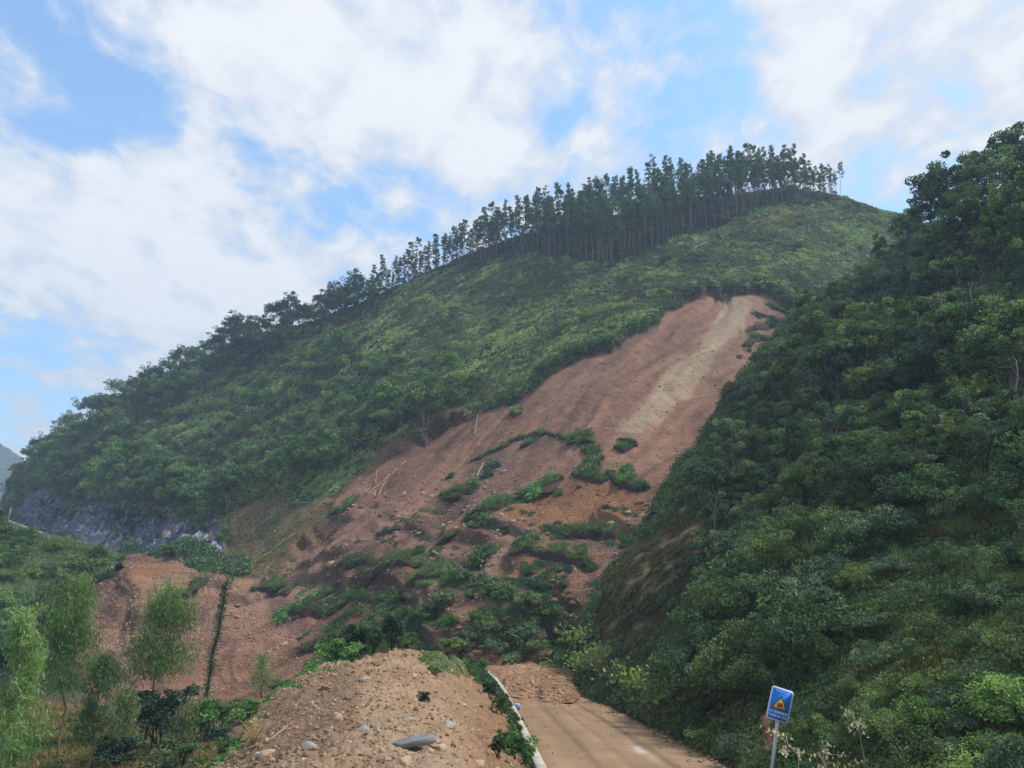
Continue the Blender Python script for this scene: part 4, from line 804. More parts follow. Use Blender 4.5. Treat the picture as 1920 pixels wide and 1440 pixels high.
# ------------------------------------------------------------------ turf rafts on the landslide
SOD = ground_mat('sod_soil', 3., .1, .4); 
def make_turf(seed, n, blades, mat):
    r = np.random.default_rng(seed); root = thing('turf_clump', 'x', 'turf clump')
    # sod: a thin ragged slab of dark earth under the roots
    n_u = 20; u = np.linspace(0, 2 * math.pi, n_u + 1)[:-1]; rad = .40 * (1 + .28 * np.sin(2 * u + seed) + .16 * np.sin(5 * u + seed * 2) + .08 * r.normal(size=n_u)); vs = [(0, 0, .05)]
    for k, (rr_, z) in enumerate([(.55, .05), (.95, .0), (1.0, -.10), (.7, -.2)]):
        for i, a in enumerate(u): vs.append((math.cos(a) * rr_ * rad[i], math.sin(a) * rr_ * rad[i], z + .02 * r.normal()))
    V = np.array(vs); Fq = []; Tr = [(0, 1 + i, 1 + (i + 1) % n_u) for i in range(n_u)]
    for k in range(3):
        for i in range(n_u): a = 1 + k * n_u; Fq.append((a + i, a + n_u + i, a + n_u + (i + 1) % n_u, a + (i + 1) % n_u))
    link('soil_block', mesh('soil_block', V, [np.array(Tr), np.array(Fq)], [SOD], None, np.ones((len(V), 3)) * [.06, .038, .03], smooth=True), root)
    L_ = 7; la = r.uniform(0, 6.28, L_); lr = r.uniform(.1, 1, L_) ** .6 * .42; lc = np.stack([np.cos(la) * lr, np.sin(la) * lr * .8, 0 * la], -1); ls = r.uniform(.14, .3, L_); li = r.integers(0, L_, n)
    g = r.normal(size=(n, 3)); g /= np.linalg.norm(g, axis=1, keepdims=True); g[:, 2] = np.abs(g[:, 2]); g *= r.uniform(.2, 1, (n, 1)) ** .5
    c = g * ls[li][:, None] * [1, 1, 1.25] + lc[li] + [0, 0, .02]; nb = int(n * blades)
    cl = .5 + .25 * np.sin(c[:, 0] * 9 + seed) * np.cos(c[:, 1] * 8)
    Q = np.concatenate([leaf_quads(c[:nb], .26 * r.uniform(.6, 1.4, nb), .03, dirn=g[:nb] * [1, 1, .5] + [0, 0, .35], spread=.5, rng=r), leaf_quads(c[nb:], .1, .06, rng=r)])
    link('grass', leafmesh('grass', Q, np.clip(cl + r.normal(size=n) * .17, 0, 1), mat), root)
    return root
pool_turf = Pool([make_turf(600 + i, 900, b, m) for i, (b, m) in enumerate([(.65, F_TURF), (.5, F_TURF), (.8, F_BUSH), (.35, F_DARK), (.55, F_TURF), (.6, F_TURF), (.7, F_TURF), (.4, F_MID)])])
TURF = [(985, 806, 42, 24, 0, 'small turf tuft at the left end of the dark scarp line in mid slide'), (1085, 806, 62, 34, 1, 'wide turf raft at the right end of the dark scarp line in mid slide'), (1100, 862, 66, 48, 0, 'thick green turf raft below the wide one in mid slide'),
    (1160, 868, 62, 44, 2, 'brightest green turf clump, right of the thick raft in mid slide'), (1195, 888, 42, 28, 3, 'dark root-heavy sod hanging at the right end of the mid slide rafts'), (1018, 893, 80, 38, 2, 'long sloping turf raft above the orange soil patch'), (935, 932, 55, 26, 0, 'turf strip down left of the long sloping raft'),
    (905, 960, 70, 34, 4, 'turf clump left of the orange soil, at the lower end of the raft line'), (850, 904, 58, 24, 1, 'flat turf tuft with a dark streak, in the left middle of the slide'), (915, 850, 32, 18, 4, 'small tuft beside the pale bent branch'), (838, 876, 26, 18, 3, 'tiny dull tuft above the flat one in the left middle of the slide'),
    (778, 1012, 36, 34, 3, 'dark upright tuft alone on smooth red soil'), (1172, 814, 36, 30, 3, 'dark ragged sod at the foot of the sandy streak'), (1125, 992, 60, 30, 1, 'middle of the long turf shelf on the lower right of the slide'), (1172, 988, 62, 32, 4, 'right end of the long turf shelf, bright grass over tangled roots'), (1062, 1000, 50, 26, 3, 'left end of the long turf shelf on the lower right of the slide'),
    (992, 1032, 64, 40, 1, 'grassy hummock below the orange soil patch'), (905, 1040, 72, 74, 0, 'tall fresh-green bush mass in the centre of the lower slide'), (850, 1058, 58, 36, 4, 'leafy clump at the left foot of the tall fresh-green mass'), (780, 1053, 44, 28, 4, 'yellow-green tuft left of the centre of the lower slide'), (785, 1088, 46, 34, 0, 'green tuft standing over the tan ledge'),
    (1090, 1050, 42, 28, 2, 'vivid small tuft at the right edge of the lower slide'), (1052, 1040, 34, 24, 1, 'small tuft left of the vivid one at the right edge of the lower slide'), (930, 1118, 90, 62, 4, 'large light-green bush in the debris toe, left of centre'), (835, 1136, 66, 50, 4, 'bushy clump in the debris toe, down left of the large light bush'), (716, 1118, 58, 36, 1, 'low green clump above the mound skyline, left of the toe'),
    (640, 1106, 64, 42, 1, 'right part of the long green raft at the left of the toe'), (556, 1124, 78, 50, 2, 'left rounded end of the long green raft, dark soil beneath'), (602, 1092, 52, 26, 0, 'upper middle of the long green raft at the left of the toe'), (520, 1084, 52, 20, 4, 'thin green strip trailing left of the long raft'), (985, 1165, 92, 58, 4, 'broad bush in the debris toe above the road'),
    (1042, 1178, 66, 58, 2, 'bush at the right of the debris toe next to the bare slope'), (560, 1178, 26, 16, 3, 'tiny dark tuft below the long green raft'), (658, 1048, 42, 28, 3, 'dull tuft with broken stems on the left of the lower slide'), (965, 758, 38, 28, 1, 'bright tuft on the slide edge beside the upper left scarp'),
    (640, 936, 54, 26, 1, 'green tuft below the pile of pale sticks'), (1222, 1002, 76, 26, 0, 'long grass strip hanging along the near slope edge'), (1190, 1030, 40, 20, 1, 'lower tip of the long grass strip on the near slope edge'), (910, 1178, 66, 44, 1, 'grassy clump between the mound crest and the large light bush'), (765, 1192, 64, 36, 4, 'green clump peeping over the mound crest'),
    (1000, 970, 22, 16, 3, 'tiny dull tuft on the orange soil patch'), (1135, 940, 26, 20, 3, 'small brownish tuft at the upper right of the orange soil patch'), (948, 996, 34, 20, 3, 'dull tuft between orange soil and the fresh-green mass'), (1012, 1106, 50, 32, 3, 'dark brushy clump right of the large light bush'), (1055, 1098, 40, 26, 3, 'dark clump on the red gully edge near the near slope'), (860, 1095, 50, 30, 1, 'grass clump between the fresh-green mass and the toe bushes'), (700, 1038, 40, 20, 3, 'dark weedy sod on the black soil band'), (1085, 1215, 60, 44, 4, 'leafy clump where the toe meets the road edge'), (1448, 592, 66, 40, 3, 'grey-green weedy clump on the right of the landslide head'), (1470, 570, 50, 30, 4, 'weedy clump just under the scarp at the right of the landslide head'), (1420, 618, 40, 24, 1, 'small weedy clump below the landslide head at right'), (880, 1205, 60, 36, 4, 'green clump just behind the far end of the parapet'), (960, 1210, 60, 36, 0, 'grass clump behind the mud lobe on the road'), (1030, 1232, 66, 36, 4, 'leafy clump directly above the mud lobe on the road')]
TROT = math.atan2(.45, .85)
EXTRA = []
LEDGES = [[(640, 1062), (720, 1046), (800, 1020), (870, 975), (960, 925), (1050, 890)], [(700, 1105), (790, 1070), (870, 1040), (960, 1020), (1060, 1000), (1190, 985)], [(530, 1085), (640, 1100), (740, 1110), (830, 1095), (900, 1070)], [(860, 1130), (960, 1100), (1060, 1080), (1110, 1050)], [(1000, 800), (1060, 795), (1100, 820), (1110, 850), (1150, 870)], [(820, 905), (880, 895), (930, 850)]]
for li_, Lg in enumerate(LEDGES):
    A_ = np.array(Lg, float); t_ = 0.
    for _ in range(int(len(Lg) * 4.2)):
        t_ = RU.uniform(0, len(Lg) - 1.01); j_ = int(t_); q_ = A_[j_] + (A_[j_ + 1] - A_[j_]) * (t_ - j_)
        w_ = RU.uniform(16, 40); EXTRA.append((q_[0] + RU.gauss(0, 8), q_[1] + RU.gauss(0, 6), w_, w_ * RU.uniform(.35, .6), RU.choice([0, 1, 2, 3, 3, 4]), 'small torn turf scrap along the %s ledge of the slide' % ('diagonal mid', 'long lower', 'left green', 'lower right', 'high dark scarp', 'short left')[li_]))
for (px, py, wpx, hpx, i, lb) in TURF + EXTRA:
    p, nv = hill.at(px, py, True); k = p[1] / F * 1.2; alt = {0: (0, 5), 1: (1, 7), 2: (2, 6), 3: (3, 3), 4: (4, 2)}[i]
    if wpx > 55: i = alt[int(wpx + hpx) % 2]
    elif (px // 7) % 2: i = alt[1]
    o = pool_turf.put(p + [0, 0, -.02], 0, (wpx * k * 1.3, wpx * k * .7, hpx * k * .72), lb, 'torn turf scraps on the ledges' if lb.startswith('small torn') else None, i)
    nv = Vector((nv[0] * .8, nv[1] * .8, nv[2])).normalized(); qz = nv.to_track_quat('Z', 'X'); o.rotation_euler = (qz @ Matrix.Rotation(RU.gauss(0, .25) + TROT + (math.pi if RU.random() < .5 else 0), 3, 'Z').to_quaternion()).to_euler()
def raft(px_line, label, seed, cover=.75, thick=.55, back=1.3):
    r = np.random.default_rng(seed); A = np.array(px_line, float); d = np.concatenate([[0], np.cumsum(np.linalg.norm(np.diff(A, axis=0), axis=1))]); n = max(10, int(d[-1] / 3))
    t = np.linspace(0, d[-1], n); ax = np.interp(t, d, A[:, 0]) + 3 * fbm(t / 12, seed * 3.1, 0, 3, 301); ay = np.interp(t, d, A[:, 1]) + 3 * fbm(t / 12, seed * 1.7, 5, 3, 302)
    G = hill.at(ax, ay); kk = G[:, 1:2] / 90.; T = np.gradient(G, axis=0); T[:, 2] = 0; T /= np.linalg.norm(T, axis=1, keepdims=True); B_ = np.stack([-T[:, 1], T[:, 0], 0 * T[:, 0]], -1); B_ *= np.sign(B_[:, 1:2] + 1e-6)
    w_ = np.sin(np.linspace(.12, math.pi - .12, n))[:, None] ** .5; th = thick * w_ * (1 + .5 * fbm(t / 9, seed, 0, 3, 303)[:, None]); bk = back * w_ * (1 + .6 * fbm(t / 14, seed, 3, 3, 304)[:, None]); Z = np.array([[0, 0, 1.]])
    jit = lambda a: a * r.normal(size=(n, 3))
    rows = [G - B_ * .55 * th - Z * .5 * th + jit(.05), G - B_ * .38 * th + Z * .1 * th + jit(.06), G - B_ * .28 * th + Z * .75 * th + jit(.07), G + Z * .95 * th + jit(.05), G + B_ * bk * .5 + Z * (bk * .5 * .72 + .55 * th) + jit(.05), G + B_ * bk + Z * (bk * .70 - .15) + jit(.05)]
    o_ = G.mean(0); V = np.stack(rows, 1) - o_; i = np.arange(n * 6).reshape(n, 6); Fq = np.stack([i[:-1, :-1], i[1:, :-1], i[1:, 1:], i[:-1, 1:]], -1).reshape(-1, 4)
    root = thing('turf_raft', label, 'turf', o_); link('soil_block', mesh('soil_block', V.reshape(-1, 3), Fq, [SOD], None, np.ones((n * 6, 3)) * [.055, .035, .028], smooth=True), root)
    m = int(n * 75 * cover); f = r.uniform(0, n - 1.01, m); j = f.astype(int); e = (f - j)[:, None]; b = r.uniform(-.12, 1, (m, 1)); base = (rows[3][j] * (1 - e) + rows[3][j + 1] * e); bb = (bk[j]) * b
    c = base + B_[j] * bb + Z * (np.maximum(bb, 0) * .62 + .0) ; dens = fbm(f / 5, seed, 0, 3, 305) > .35 - cover; c = c[dens] - o_; m = len(c); c += r.normal(size=(m, 3)) * [.1, .1, .06]; hb = .5 + .5 * fbm(c[:, 0] / .9, c[:, 1] / .9, 0, 3, 306); c[:, 2] += .28 * hb * r.uniform(0, 1, m); nb = m // 2
    Q = np.concatenate([leaf_quads(c[:nb], .38 * r.uniform(.6, 1.4, nb), .04, dirn=np.array([-.2, -.45, .55]), spread=.6, rng=r), leaf_quads(c[nb:], .17, .1, rng=r)])
    link('grass', leafmesh('grass', Q, np.clip(.2 + .55 * hb + r.normal(size=m) * .15, 0, 1), [F_TURF, F_MID, F_BUSH][seed % 3]), root)
RAFTS = [([(868, 972), (900, 966), (935, 956), (950, 940)], 'turf raft at the lower left end of the raft line beside the orange soil'), ([(938, 938), (965, 922), (990, 912), (1020, 900), (1052, 882)], 'long grassy raft running diagonally up to mid slide'), ([(878, 852), (905, 838), (935, 826), (965, 808), (990, 800), (1015, 798), (1050, 806)], 'thin dark curved scarp lip across mid slide'),
    ([(1048, 806), (1075, 815), (1108, 818)], 'turf raft at the right end of the curved scarp lip'), ([(1066, 872), (1090, 885), (1120, 888), (1135, 880)], 'thick raft edge left of the brightest turf clump'), ([(1132, 872), (1160, 888), (1190, 896), (1210, 890)], 'dark-edged raft under the brightest turf clump'), ([(1036, 1008), (1075, 1022), (1110, 1018), (1150, 1010), (1190, 1000), (1212, 988)], 'longest turf shelf on the lower right of the slide'),
    ([(818, 906), (850, 912), (880, 902), (895, 892)], 'short flat raft in the left middle of the slide'), ([(630, 1062), (665, 1050), (705, 1046), (745, 1032), (775, 1022)], 'dark weedy ledge on the left of the lower slide'), ([(512, 1142), (535, 1140), (565, 1132), (600, 1118), (640, 1110), (680, 1112)], 'long green raft at the left of the debris toe'),
    ([(1168, 1036), (1195, 1022), (1222, 1000), (1245, 975)], 'hanging grassy strip where slide and near slope meet'), ([(640, 1090), (690, 1078), (740, 1068), (800, 1058), (850, 1070)], 'dark broken ledge below the weedy one on the lower slide'), ([(690, 980), (710, 975), (738, 964)], 'small dark sod lip alone on smooth red soil'), ([(322, 1122), (345, 1112), (365, 1098), (388, 1088)], 'slanting grassy lip on the left debris fan'),
    ([(960, 1060), (1000, 1056), (1040, 1062), (1080, 1070), (1110, 1062)], 'dark ledge across the lower right of the slide'), ([(700, 1118), (750, 1100), (800, 1096), (860, 1100)], 'tan-topped ledge edge in the centre of the toe'), ([(1150, 826), (1165, 832), (1185, 818)], 'ragged sod lip at the foot of the sandy streak'), ([(1405, 612), (1432, 606), (1462, 596)], 'dark weedy patch edge on the right of the landslide head'), ([(1395, 640), (1420, 628), (1440, 622)], 'small dark sod lip below the landslide head at right'), ([(470, 1092), (500, 1096), (530, 1104)], 'dark ragged lip left of the long green raft'), ([(560, 1205), (620, 1180), (690, 1165), (730, 1150)], 'lowest ledge of rubble and grass above the heap skyline')]
for n_, (Lg, lb) in enumerate(RAFTS): raft(Lg, lb, 310 + n_, .66 if 'dark' in lb else .8, .5 if 'thin' in lb else .62, .7 if 'thin' in lb or 'small' in lb else 1.3)
r_ = np.random.default_rng(9)
TB = [(700, 1150), (820, 1110), (960, 1120), (1060, 1140), (1105, 1210), (1090, 1255), (980, 1232), (880, 1222), (760, 1196), (660, 1205)]
tb_pool = Pool([make_tree('toe_bush', 'x', 'bush', 580 + i, h, 1.1, .7, 22, 60, .36, .15, .09, mt, BARK_GREY, .025) for i, (h, mt) in enumerate([(1.5, F_MID), (1.8, F_SPUR_G), (1.3, F_BUSH), (1.6, F_TURF)])])
for (px, py) in poisson(TB, 38, 900, 91):
    s_ = RU.uniform(.55, 1.15); tb_pool.put(hill.at(px, py) + [0, 0, -.1], RU.uniform(0, 6.28), (s_ * 1.2, s_, s_ * .85), 'tangled bush in the green debris toe above the road, ' + ('left part' if px < 830 else 'middle part' if px < 980 else 'right part'), 'bushes of the debris toe')
# small debris greenery at the toe as ground cover
TOE = [(620, 1130), (800, 1080), (1000, 1080), (1080, 1150), (1110, 1230), (1090, 1262), (960, 1256), (880, 1240), (760, 1212), (640, 1240), (560, 1240)]
q = sample(9000, (500, 1060, 1120, 1290), lambda px, py: sdf(TOE, *warp(px, py, 30, 40, 17)) < 0, 28); X_ = hill.at(q[:, 0], q[:, 1]); k_ = fbm(X_[:, 0] / 4, X_[:, 1] / 4, 0, 3, 205) > -.12
stuff('toe_greenery', 'broken greenery mixed into the debris toe', hill, q[k_][:850], r_.uniform(.4, .9, min(850, k_.sum())), PR_FINE, F_MID, r_.uniform(.2, .9, min(850, k_.sum())), None, 48, .8)
stuff('toe_grass', 'torn grass mixed into the debris toe', hill, q[k_][1500:2200], 1., PR_GRASS, F_TURF, .5, None, 49, .9)
q = sample(9000, (620, 930, 1200, 1120), lambda px, py: fbm(px / 60 + py / 90, py / 16 - px / 60, 0, 3, 206) > .22, 29)[:900]
stuff('slide_weeds', 'scattered torn weeds along the ledges of the lower slide', hill, q, r_.uniform(.4, .9, len(q)), PR_FINE, F_DARK, .45, None, 50, .8)

# ------------------------------------------------------------------ stones
def ico(seed, sx=1., sy=1., sz=.7, rough=.18, sub=0):
    t = (1 + 5 ** .5) / 2
    V = np.array([(-1, t, 0), (1, t, 0), (-1, -t, 0), (1, -t, 0), (0, -1, t), (0, 1, t), (0, -1, -t), (0, 1, -t), (t, 0, -1), (t, 0, 1), (-t, 0, -1), (-t, 0, 1)], float); V /= np.linalg.norm(V[0])
    T = [(0, 11, 5), (0, 5, 1), (0, 1, 7), (0, 7, 10), (0, 10, 11), (1, 5, 9), (5, 11, 4), (11, 10, 2), (10, 7, 6), (7, 1, 8), (3, 9, 4), (3, 4, 2), (3, 2, 6), (3, 6, 8), (3, 8, 9), (4, 9, 5), (2, 4, 11), (6, 2, 10), (8, 6, 7), (9, 8, 1)]
    V = list(map(tuple, V))
    for _ in range(sub):
        nt_, mid = [], {}
        def md(a, b):
            k = (min(a, b), max(a, b))
            if k not in mid: q_ = np.array(V[a]) + np.array(V[b]); V.append(tuple(q_ / np.linalg.norm(q_))); mid[k] = len(V) - 1
            return mid[k]
        for a, b, c in T: x, y, z = md(a, b), md(b, c), md(c, a); nt_ += [(a, x, z), (b, y, x), (c, z, y), (x, y, z)]
        T = nt_
    V = np.array(V); r = np.random.default_rng(seed); o = r.uniform(0, 50, 3)
    d = 1 + rough * 2 * fbm(V[:, 0] * 1.1 + o[0], V[:, 1] * 1.1 + o[1], V[:, 2] * 1.1 + o[2], 2, 7)
    V = V * d[:, None]
    for _ in range(6):                                        # chip flat faces
        nrm = r.normal(size=3); nrm /= np.linalg.norm(nrm); h = r.uniform(.62, .85); e = V @ nrm - h; V = V - np.where(e > 0, e, 0)[:, None] * nrm
    return V * [sx, sy, sz] * .5, np.array(T)
ROCKM = []
for nm, c0, c1 in (('tan_stone', (.30, .19, .11), (.44, .31, .20)), ('grey_stone', (.22, .19, .17), (.40, .36, .32)), ('brown_stone', (.17, .10, .06), (.30, .18, .10))):
    m = M(nm); n = m.noise(6., 5, .65, m.obj()); rd = m.n('ShaderNodeObjectInfo').outputs['Random']
    ROCKM.append(m.pbr(m.mix(m.rng(m.math('ADD', n, m.math('MULTIPLY', rd, .3)), .35, .8, 0, 1), c0 + (1,), c1 + (1,)), .9, n, .5, .03, .15))
def gravel(name, label, sheet, pts, size, mats_w, seed, rough=.25, sink=.25):
    r = np.random.default_rng(seed); pr = [ico(700 + i, 1, r.uniform(.6, 1), r.uniform(.4, .8), rough) for i in range(8)]
    X = sheet.at(pts[:, 0], pts[:, 1]); n = len(pts); Vs, Fs, Ms, o = [], [], [], 0; size = np.broadcast_to(size, n)
    for i, (Q, T) in enumerate(pr):
        k = np.arange(i, n, 8)
        a = r.uniform(0, 6.28, len(k)); b = r.normal(size=len(k)) * .35; ca, sa_, cb, sb = np.cos(a)[:, None], np.sin(a)[:, None], np.cos(b)[:, None], np.sin(b)[:, None]
        x0, y0, z0 = Q[None, :, 0], Q[None, :, 1], Q[None, :, 2]
        x1 = x0 * cb + z0 * sb; z1 = -x0 * sb + z0 * cb; x = x1 * ca - y0 * sa_; y = x1 * sa_ + y0 * ca
        V = np.stack([x, y, z1 + 0 * x], -1) * size[k][:, None, None] + (X[k] + np.stack([0 * size[k], 0 * size[k], size[k] * (.3 - sink)], -1))[:, None]
        Vs.append(V.reshape(-1, 3)); Fs.append((T[None] + (np.arange(len(k)) * len(Q))[:, None, None] + o).reshape(-1, 3)); o += len(k) * len(Q)
        Ms.append(np.repeat(r.choice(3, len(k), p=mats_w), len(T)))
    me = mesh(name, np.concatenate(Vs), np.concatenate(Fs), ROCKM, None, None, False, np.concatenate(Ms))
    return tag(link(name, me), label, None, None, 'stuff')
r_ = np.random.default_rng(10)
q = sample(11000, (375, 1205, 1010, 1460), lambda px, py: py > MTOP(px) + 3, 51); Ym = mound.at(q[:, 0], q[:, 1])[:, 1]
gravel('gravel', 'loose stones and clods strewn over the spoil heap', mound, q, Ym * 10 ** (-3.05 + .95 * r_.uniform(0, 1, len(q)) ** 2.2) * 1.1, [.5, .05, .45], 52)
q = sample(12000, (520, 640, 1400, 1250), lambda px, py: (main_masks(px, py)[0] < -5) & (np.random.default_rng(4).uniform(size=len(px)) < np.where(py < 860, .22, .8)), 53); q2 = sample(5000, (115, 1050, 560, 1330), lambda px, py: (main_masks(px, py)[0] < -5), 54); q = np.concatenate([q, q2]); Yh = hill.at(q[:, 0], q[:, 1])[:, 1]
gravel('slide_rubble', 'stones and clods scattered over the landslide', hill, q, Yh * 10 ** r_.uniform(-2.95, -2.3, len(q)), [.5, .12, .38], 55)
BIG = [(680, 1384, 30, 15, 1, 'flat pale grey stone on the spoil heap above and left of the slate slab'), (676, 1372, 24, 9, 2, 'thin reddish flake lying behind the flat pale grey stone'), (820, 1412, 26, 17, 0, 'rounded tan stone touching the right end of the slate slab'), (800, 1420, 22, 12, 0, 'yellowish stone under the right half of the slate slab'), (762, 1428, 24, 17, 0, 'tan stone propping the middle of the slate slab'),
    (899, 1432, 26, 15, 0, 'tan rock at the bottom edge, right of the slab'), (578, 1407, 28, 16, 1, 'white-topped stone in the lower left of the spoil heap'), (500, 1420, 34, 20, 0, 'squarish tan rock near the lower left corner of the spoil heap'), (484, 1415, 18, 13, 1, 'grey stone beside the squarish tan rock'), (571, 1438, 16, 8, 1, 'small white stone cut by the bottom edge'),
    (771, 1350, 16, 8, 1, 'small pale stone in the middle of the spoil heap'), (630, 1358, 20, 16, 0, 'tan block on the left of the heap centre'), (842, 1362, 26, 13, 1, 'flat grey stone on the right part of the spoil heap'), (775, 1270, 20, 11, 0, 'pale stone high on the spoil heap near its crest'), (685, 1280, 22, 10, 1, 'grey slab flake in the upper left of the heap'), (747, 1382, 14, 9, 0, 'small tan stone just above the slate slab'),
    (866, 1326, 14, 9, 0, 'tan stone near the right shoulder of the heap'), (612, 1300, 22, 14, 2, 'brown clod at the upper left brow of the heap'), (703, 1253, 20, 10, 2, 'dark brown clod beside the bushes at the heap top'), (655, 1402, 18, 9, 0, 'low tan stone left of the slate slab')]
for n_, (px, py, wpx, hpx, mi, lb) in enumerate(BIG):
    p = mound.at(px, py); k = p[1] / F
    V, T = ico(800 + n_, wpx * k, wpx * k * .8, hpx * k * 1.3, .32, 2)
    o = tag(link('stone', mesh('stone', V, T, [ROCKM[mi]]), None, p + [0, 0, hpx * k * .06]), lb, 'stone', 'single stones on the spoil heap'); o.rotation_euler = (RU.gauss(0, .15), RU.gauss(0, .15), RU.gauss(0, .5))
q = sample(2600, (420, 1225, 1000, 1440), lambda px, py: (py > MTOP(px) + 4) & (fbm(px / 60, py / 30, 0, 3, 211) > -.05), 58)[:620]; Ym = mound.at(q[:, 0], q[:, 1])[:, 1]
gravel('clods', 'angular brown earth clods scattered over the spoil heap', mound, q, 10 ** np.random.default_rng(8).uniform(-1.35, -.85, len(q)) * (Ym / 12) ** .6, [.25, .0, .75], 59, .38, .3)
# the slate slab
ms = M('slate'); ns = ms.noise(5, 5, .6, ms.obj()); ms.pbr(ms.ramp(ns, [(.3, (.11, .105, .105)), (.7, (.23, .22, .215))]), .75, ns, .35, .02, .3)
out = np.array([(-.30, -.05), (-.27, .07), (-.17, .12), (-.02, .15), (.14, .15), (.25, .13), (.31, .06), (.29, -.05), (.18, -.11), (.02, -.11), (-.14, -.14), (-.22, -.13)])
kk_ = len(out); top = np.c_[out * .93, .078 + .012 * np.sin(out[:, 0] * 9)]; mid = np.c_[out * 1.03, np.full(kk_, .038) + .01 * np.cos(out[:, 0] * 14)]; bt = np.c_[out * .86, np.full(kk_, -.005)]
V = np.concatenate([top, mid, bt]); i = np.arange(kk_); j = (i + 1) % kk_
Fq = np.concatenate([np.stack([i, i + kk_, j + kk_, j], -1), np.stack([i + kk_, i + 2 * kk_, j + 2 * kk_, j + kk_], -1)])
p = mound.at(775, 1410); slab = tag(link('slate_slab', mesh('slate_slab', V, [Fq, i[None], (i + 2 * kk_)[None, ::-1]], [ms.m]), None, p + [0, 0, .03]), 'large smooth blue-grey slate slab lying on the spoil heap', 'stone slab'); slab.rotation_euler = (.06, -.10, .05); slab.scale = (.84, .8, .9)
bvm = slab.modifiers.new('bevel', 'BEVEL'); bvm.width = .012; bvm.segments = 2

def cliff_blocks():
    r = np.random.default_rng(77); q = sample(5200, (20, 905, 430, 1040), lambda px, py: (main_masks(px, py)[1] < -3) & (py < 1012 + .06 * px) & (px < 405), 78)[:1700]; X, N = hill.at(q[:, 0], q[:, 1], True)
    pr = [ico(780 + i, .75, .6, 2.5, .3) for i in range(8)]; Vs, Fs, Ms, o = [], [], [], 0
    for k_ in range(len(q)):
        Q, T = pr[k_ % 8]; s_ = 10 ** r.uniform(-.3, .3); a = r.uniform(0, 6.28); Rm = np.array(Matrix.Rotation(.5 + r.normal() * .12, 3, 'Y') @ Matrix.Rotation(a, 3, 'Z'))
        Vs.append((Q * s_) @ Rm.T + X[k_] + [0, .25 * s_, -.3 * s_]); Fs.append(T + o); o += len(Q); Ms.append(np.full(len(T), r.choice(2, p=[.72, .28])))
    m = M('cliff_rock'); n = m.noise(1.2, 6, .7); m.pbr(m.ramp(n, [(.33, (.03, .036, .05)), (.5, (.17, .19, .23)), (.64, (.40, .43, .48))]), .8, n, .8, .3, .2)
    m2 = M('rusty_cliff_rock'); n = m2.noise(1.2, 6, .7); m2.pbr(m2.ramp(n, [(.3, (.04, .03, .025)), (.7, (.20, .16, .12))]), .9, n, .8, .3, .2)
    return mesh('cliff_blocks', np.concatenate(Vs), np.concatenate(Fs), [m.m, m2.m], None, None, False, np.concatenate(Ms))
tag(link('cliff_blocks', cliff_blocks()), 'fractured blue-grey rock ledges of the cliff at the left foot of the hill', None, None, 'stuff')
q = sample(4000, (430, 860, 1240, 1240), lambda px, py: (main_masks(px, py)[0] < -8) & (fbm(px / 70, py / 40, 0, 3, 210) > .05), 79)[:420]; Yh = hill.at(q[:, 0], q[:, 1])[:, 1]
gravel('slide_boulders', 'larger rocks and earth clods on the lower landslide', hill, q, 10 ** np.random.default_rng(5).uniform(-.5, .15, len(q)), [.3, .1, .6], 80, .3, .35)
# mud lobe across the road
LB = pl([(870, 1262), (900, 1278), (935, 1300), (950, 1305), (1000, 1311), (1045, 1317), (1075, 1316), (1086, 1306), (1090, 1299)]); LT = pl([(870, 1232), (960, 1238), (1040, 1252), (1090, 1286)])
lobe_c = tps([(880, 1235, 64), (960, 1240, 63), (1040, 1255, 57), (1088, 1288, 49), (930, 1290, 48), (950, 1302, 44.3), (1000, 1309, 43), (1045, 1315, 41.3), (1075, 1314, 41.3), (1088, 1300, 45.5), (980, 1270, 52), (1030, 1285, 47.5)])
lobe = Sheet('mud_debris', 870, 1090, 2, LT, LB, 60, lobe_c, lambda px, py, X: (.42 + .35 * fbm(X[..., 0] / 1.6, X[..., 1] / 1.6, X[..., 2], 4, 91, .6)) * sst(0, 22, LB(px) - py + 5 * noise(px / 14., py / 14.)) * sst(1090, 1066, px) - .04, lambda px, py, X: np.array([.27, .15, .082]) * (1 + .3 * fbm(X[..., 0] / .5, X[..., 1] / .5, 0, 3, 92) + .2 * fbm(X[..., 0] / 3, X[..., 1] / 3, 0, 2, 93))[..., None], ground_mat('lobe_soil', 5, .12, .4, .8), skirt=(3, 1, .6), kind='stuff', label='lobe of brown landslide mud spilled across the far end of the road')
q = sample(1500, (900, 1245, 1088, 1316), lambda px, py: (py > LT(px) + 2) & (py < LB(px) - 2), 56); gravel('lobe_rubble', 'clods on the mud lobe across the road', lobe, q, 10 ** r_.uniform(-1.3, -.5, len(q)), [.3, .02, .68], 57)
# rubble along the road edges
ep = []
for t_ in np.linspace(.12, .85, 260):
    ep.append((np.interp(t_, [0, 1], [0, 1]),))
V_ = []
def edge_rubble():
    r = np.random.default_rng(12); pr = [ico(760 + i, 1, .8, .6, .25) for i in range(4)]; Vs, Fs, o = [], [], 0
    for _ in range(700):
        f = r.uniform(.2, .86); a = RA[int(f * 159)]; b = LA[int(f * 159)]; q = a + (b - a) * (abs(r.normal()) * .07 - .02); Q, T = pr[r.integers(4)]; s_ = 10 ** r.uniform(-1.6, -.75); Q = Q @ np.array(Matrix.Rotation(r.uniform(0, 6), 3, 'Z'))
        Vs.append(Q * s_ + q + [0, 0, s_ * .15]); Fs.append(T + o); o += len(Q)
    return mesh('roadside_rubble', np.concatenate(Vs), np.concatenate(Fs), [ROCKM[2]])
tag(link('roadside_rubble', edge_rubble()), 'small stones fallen along the uphill edge of the road', None, None, 'stuff')
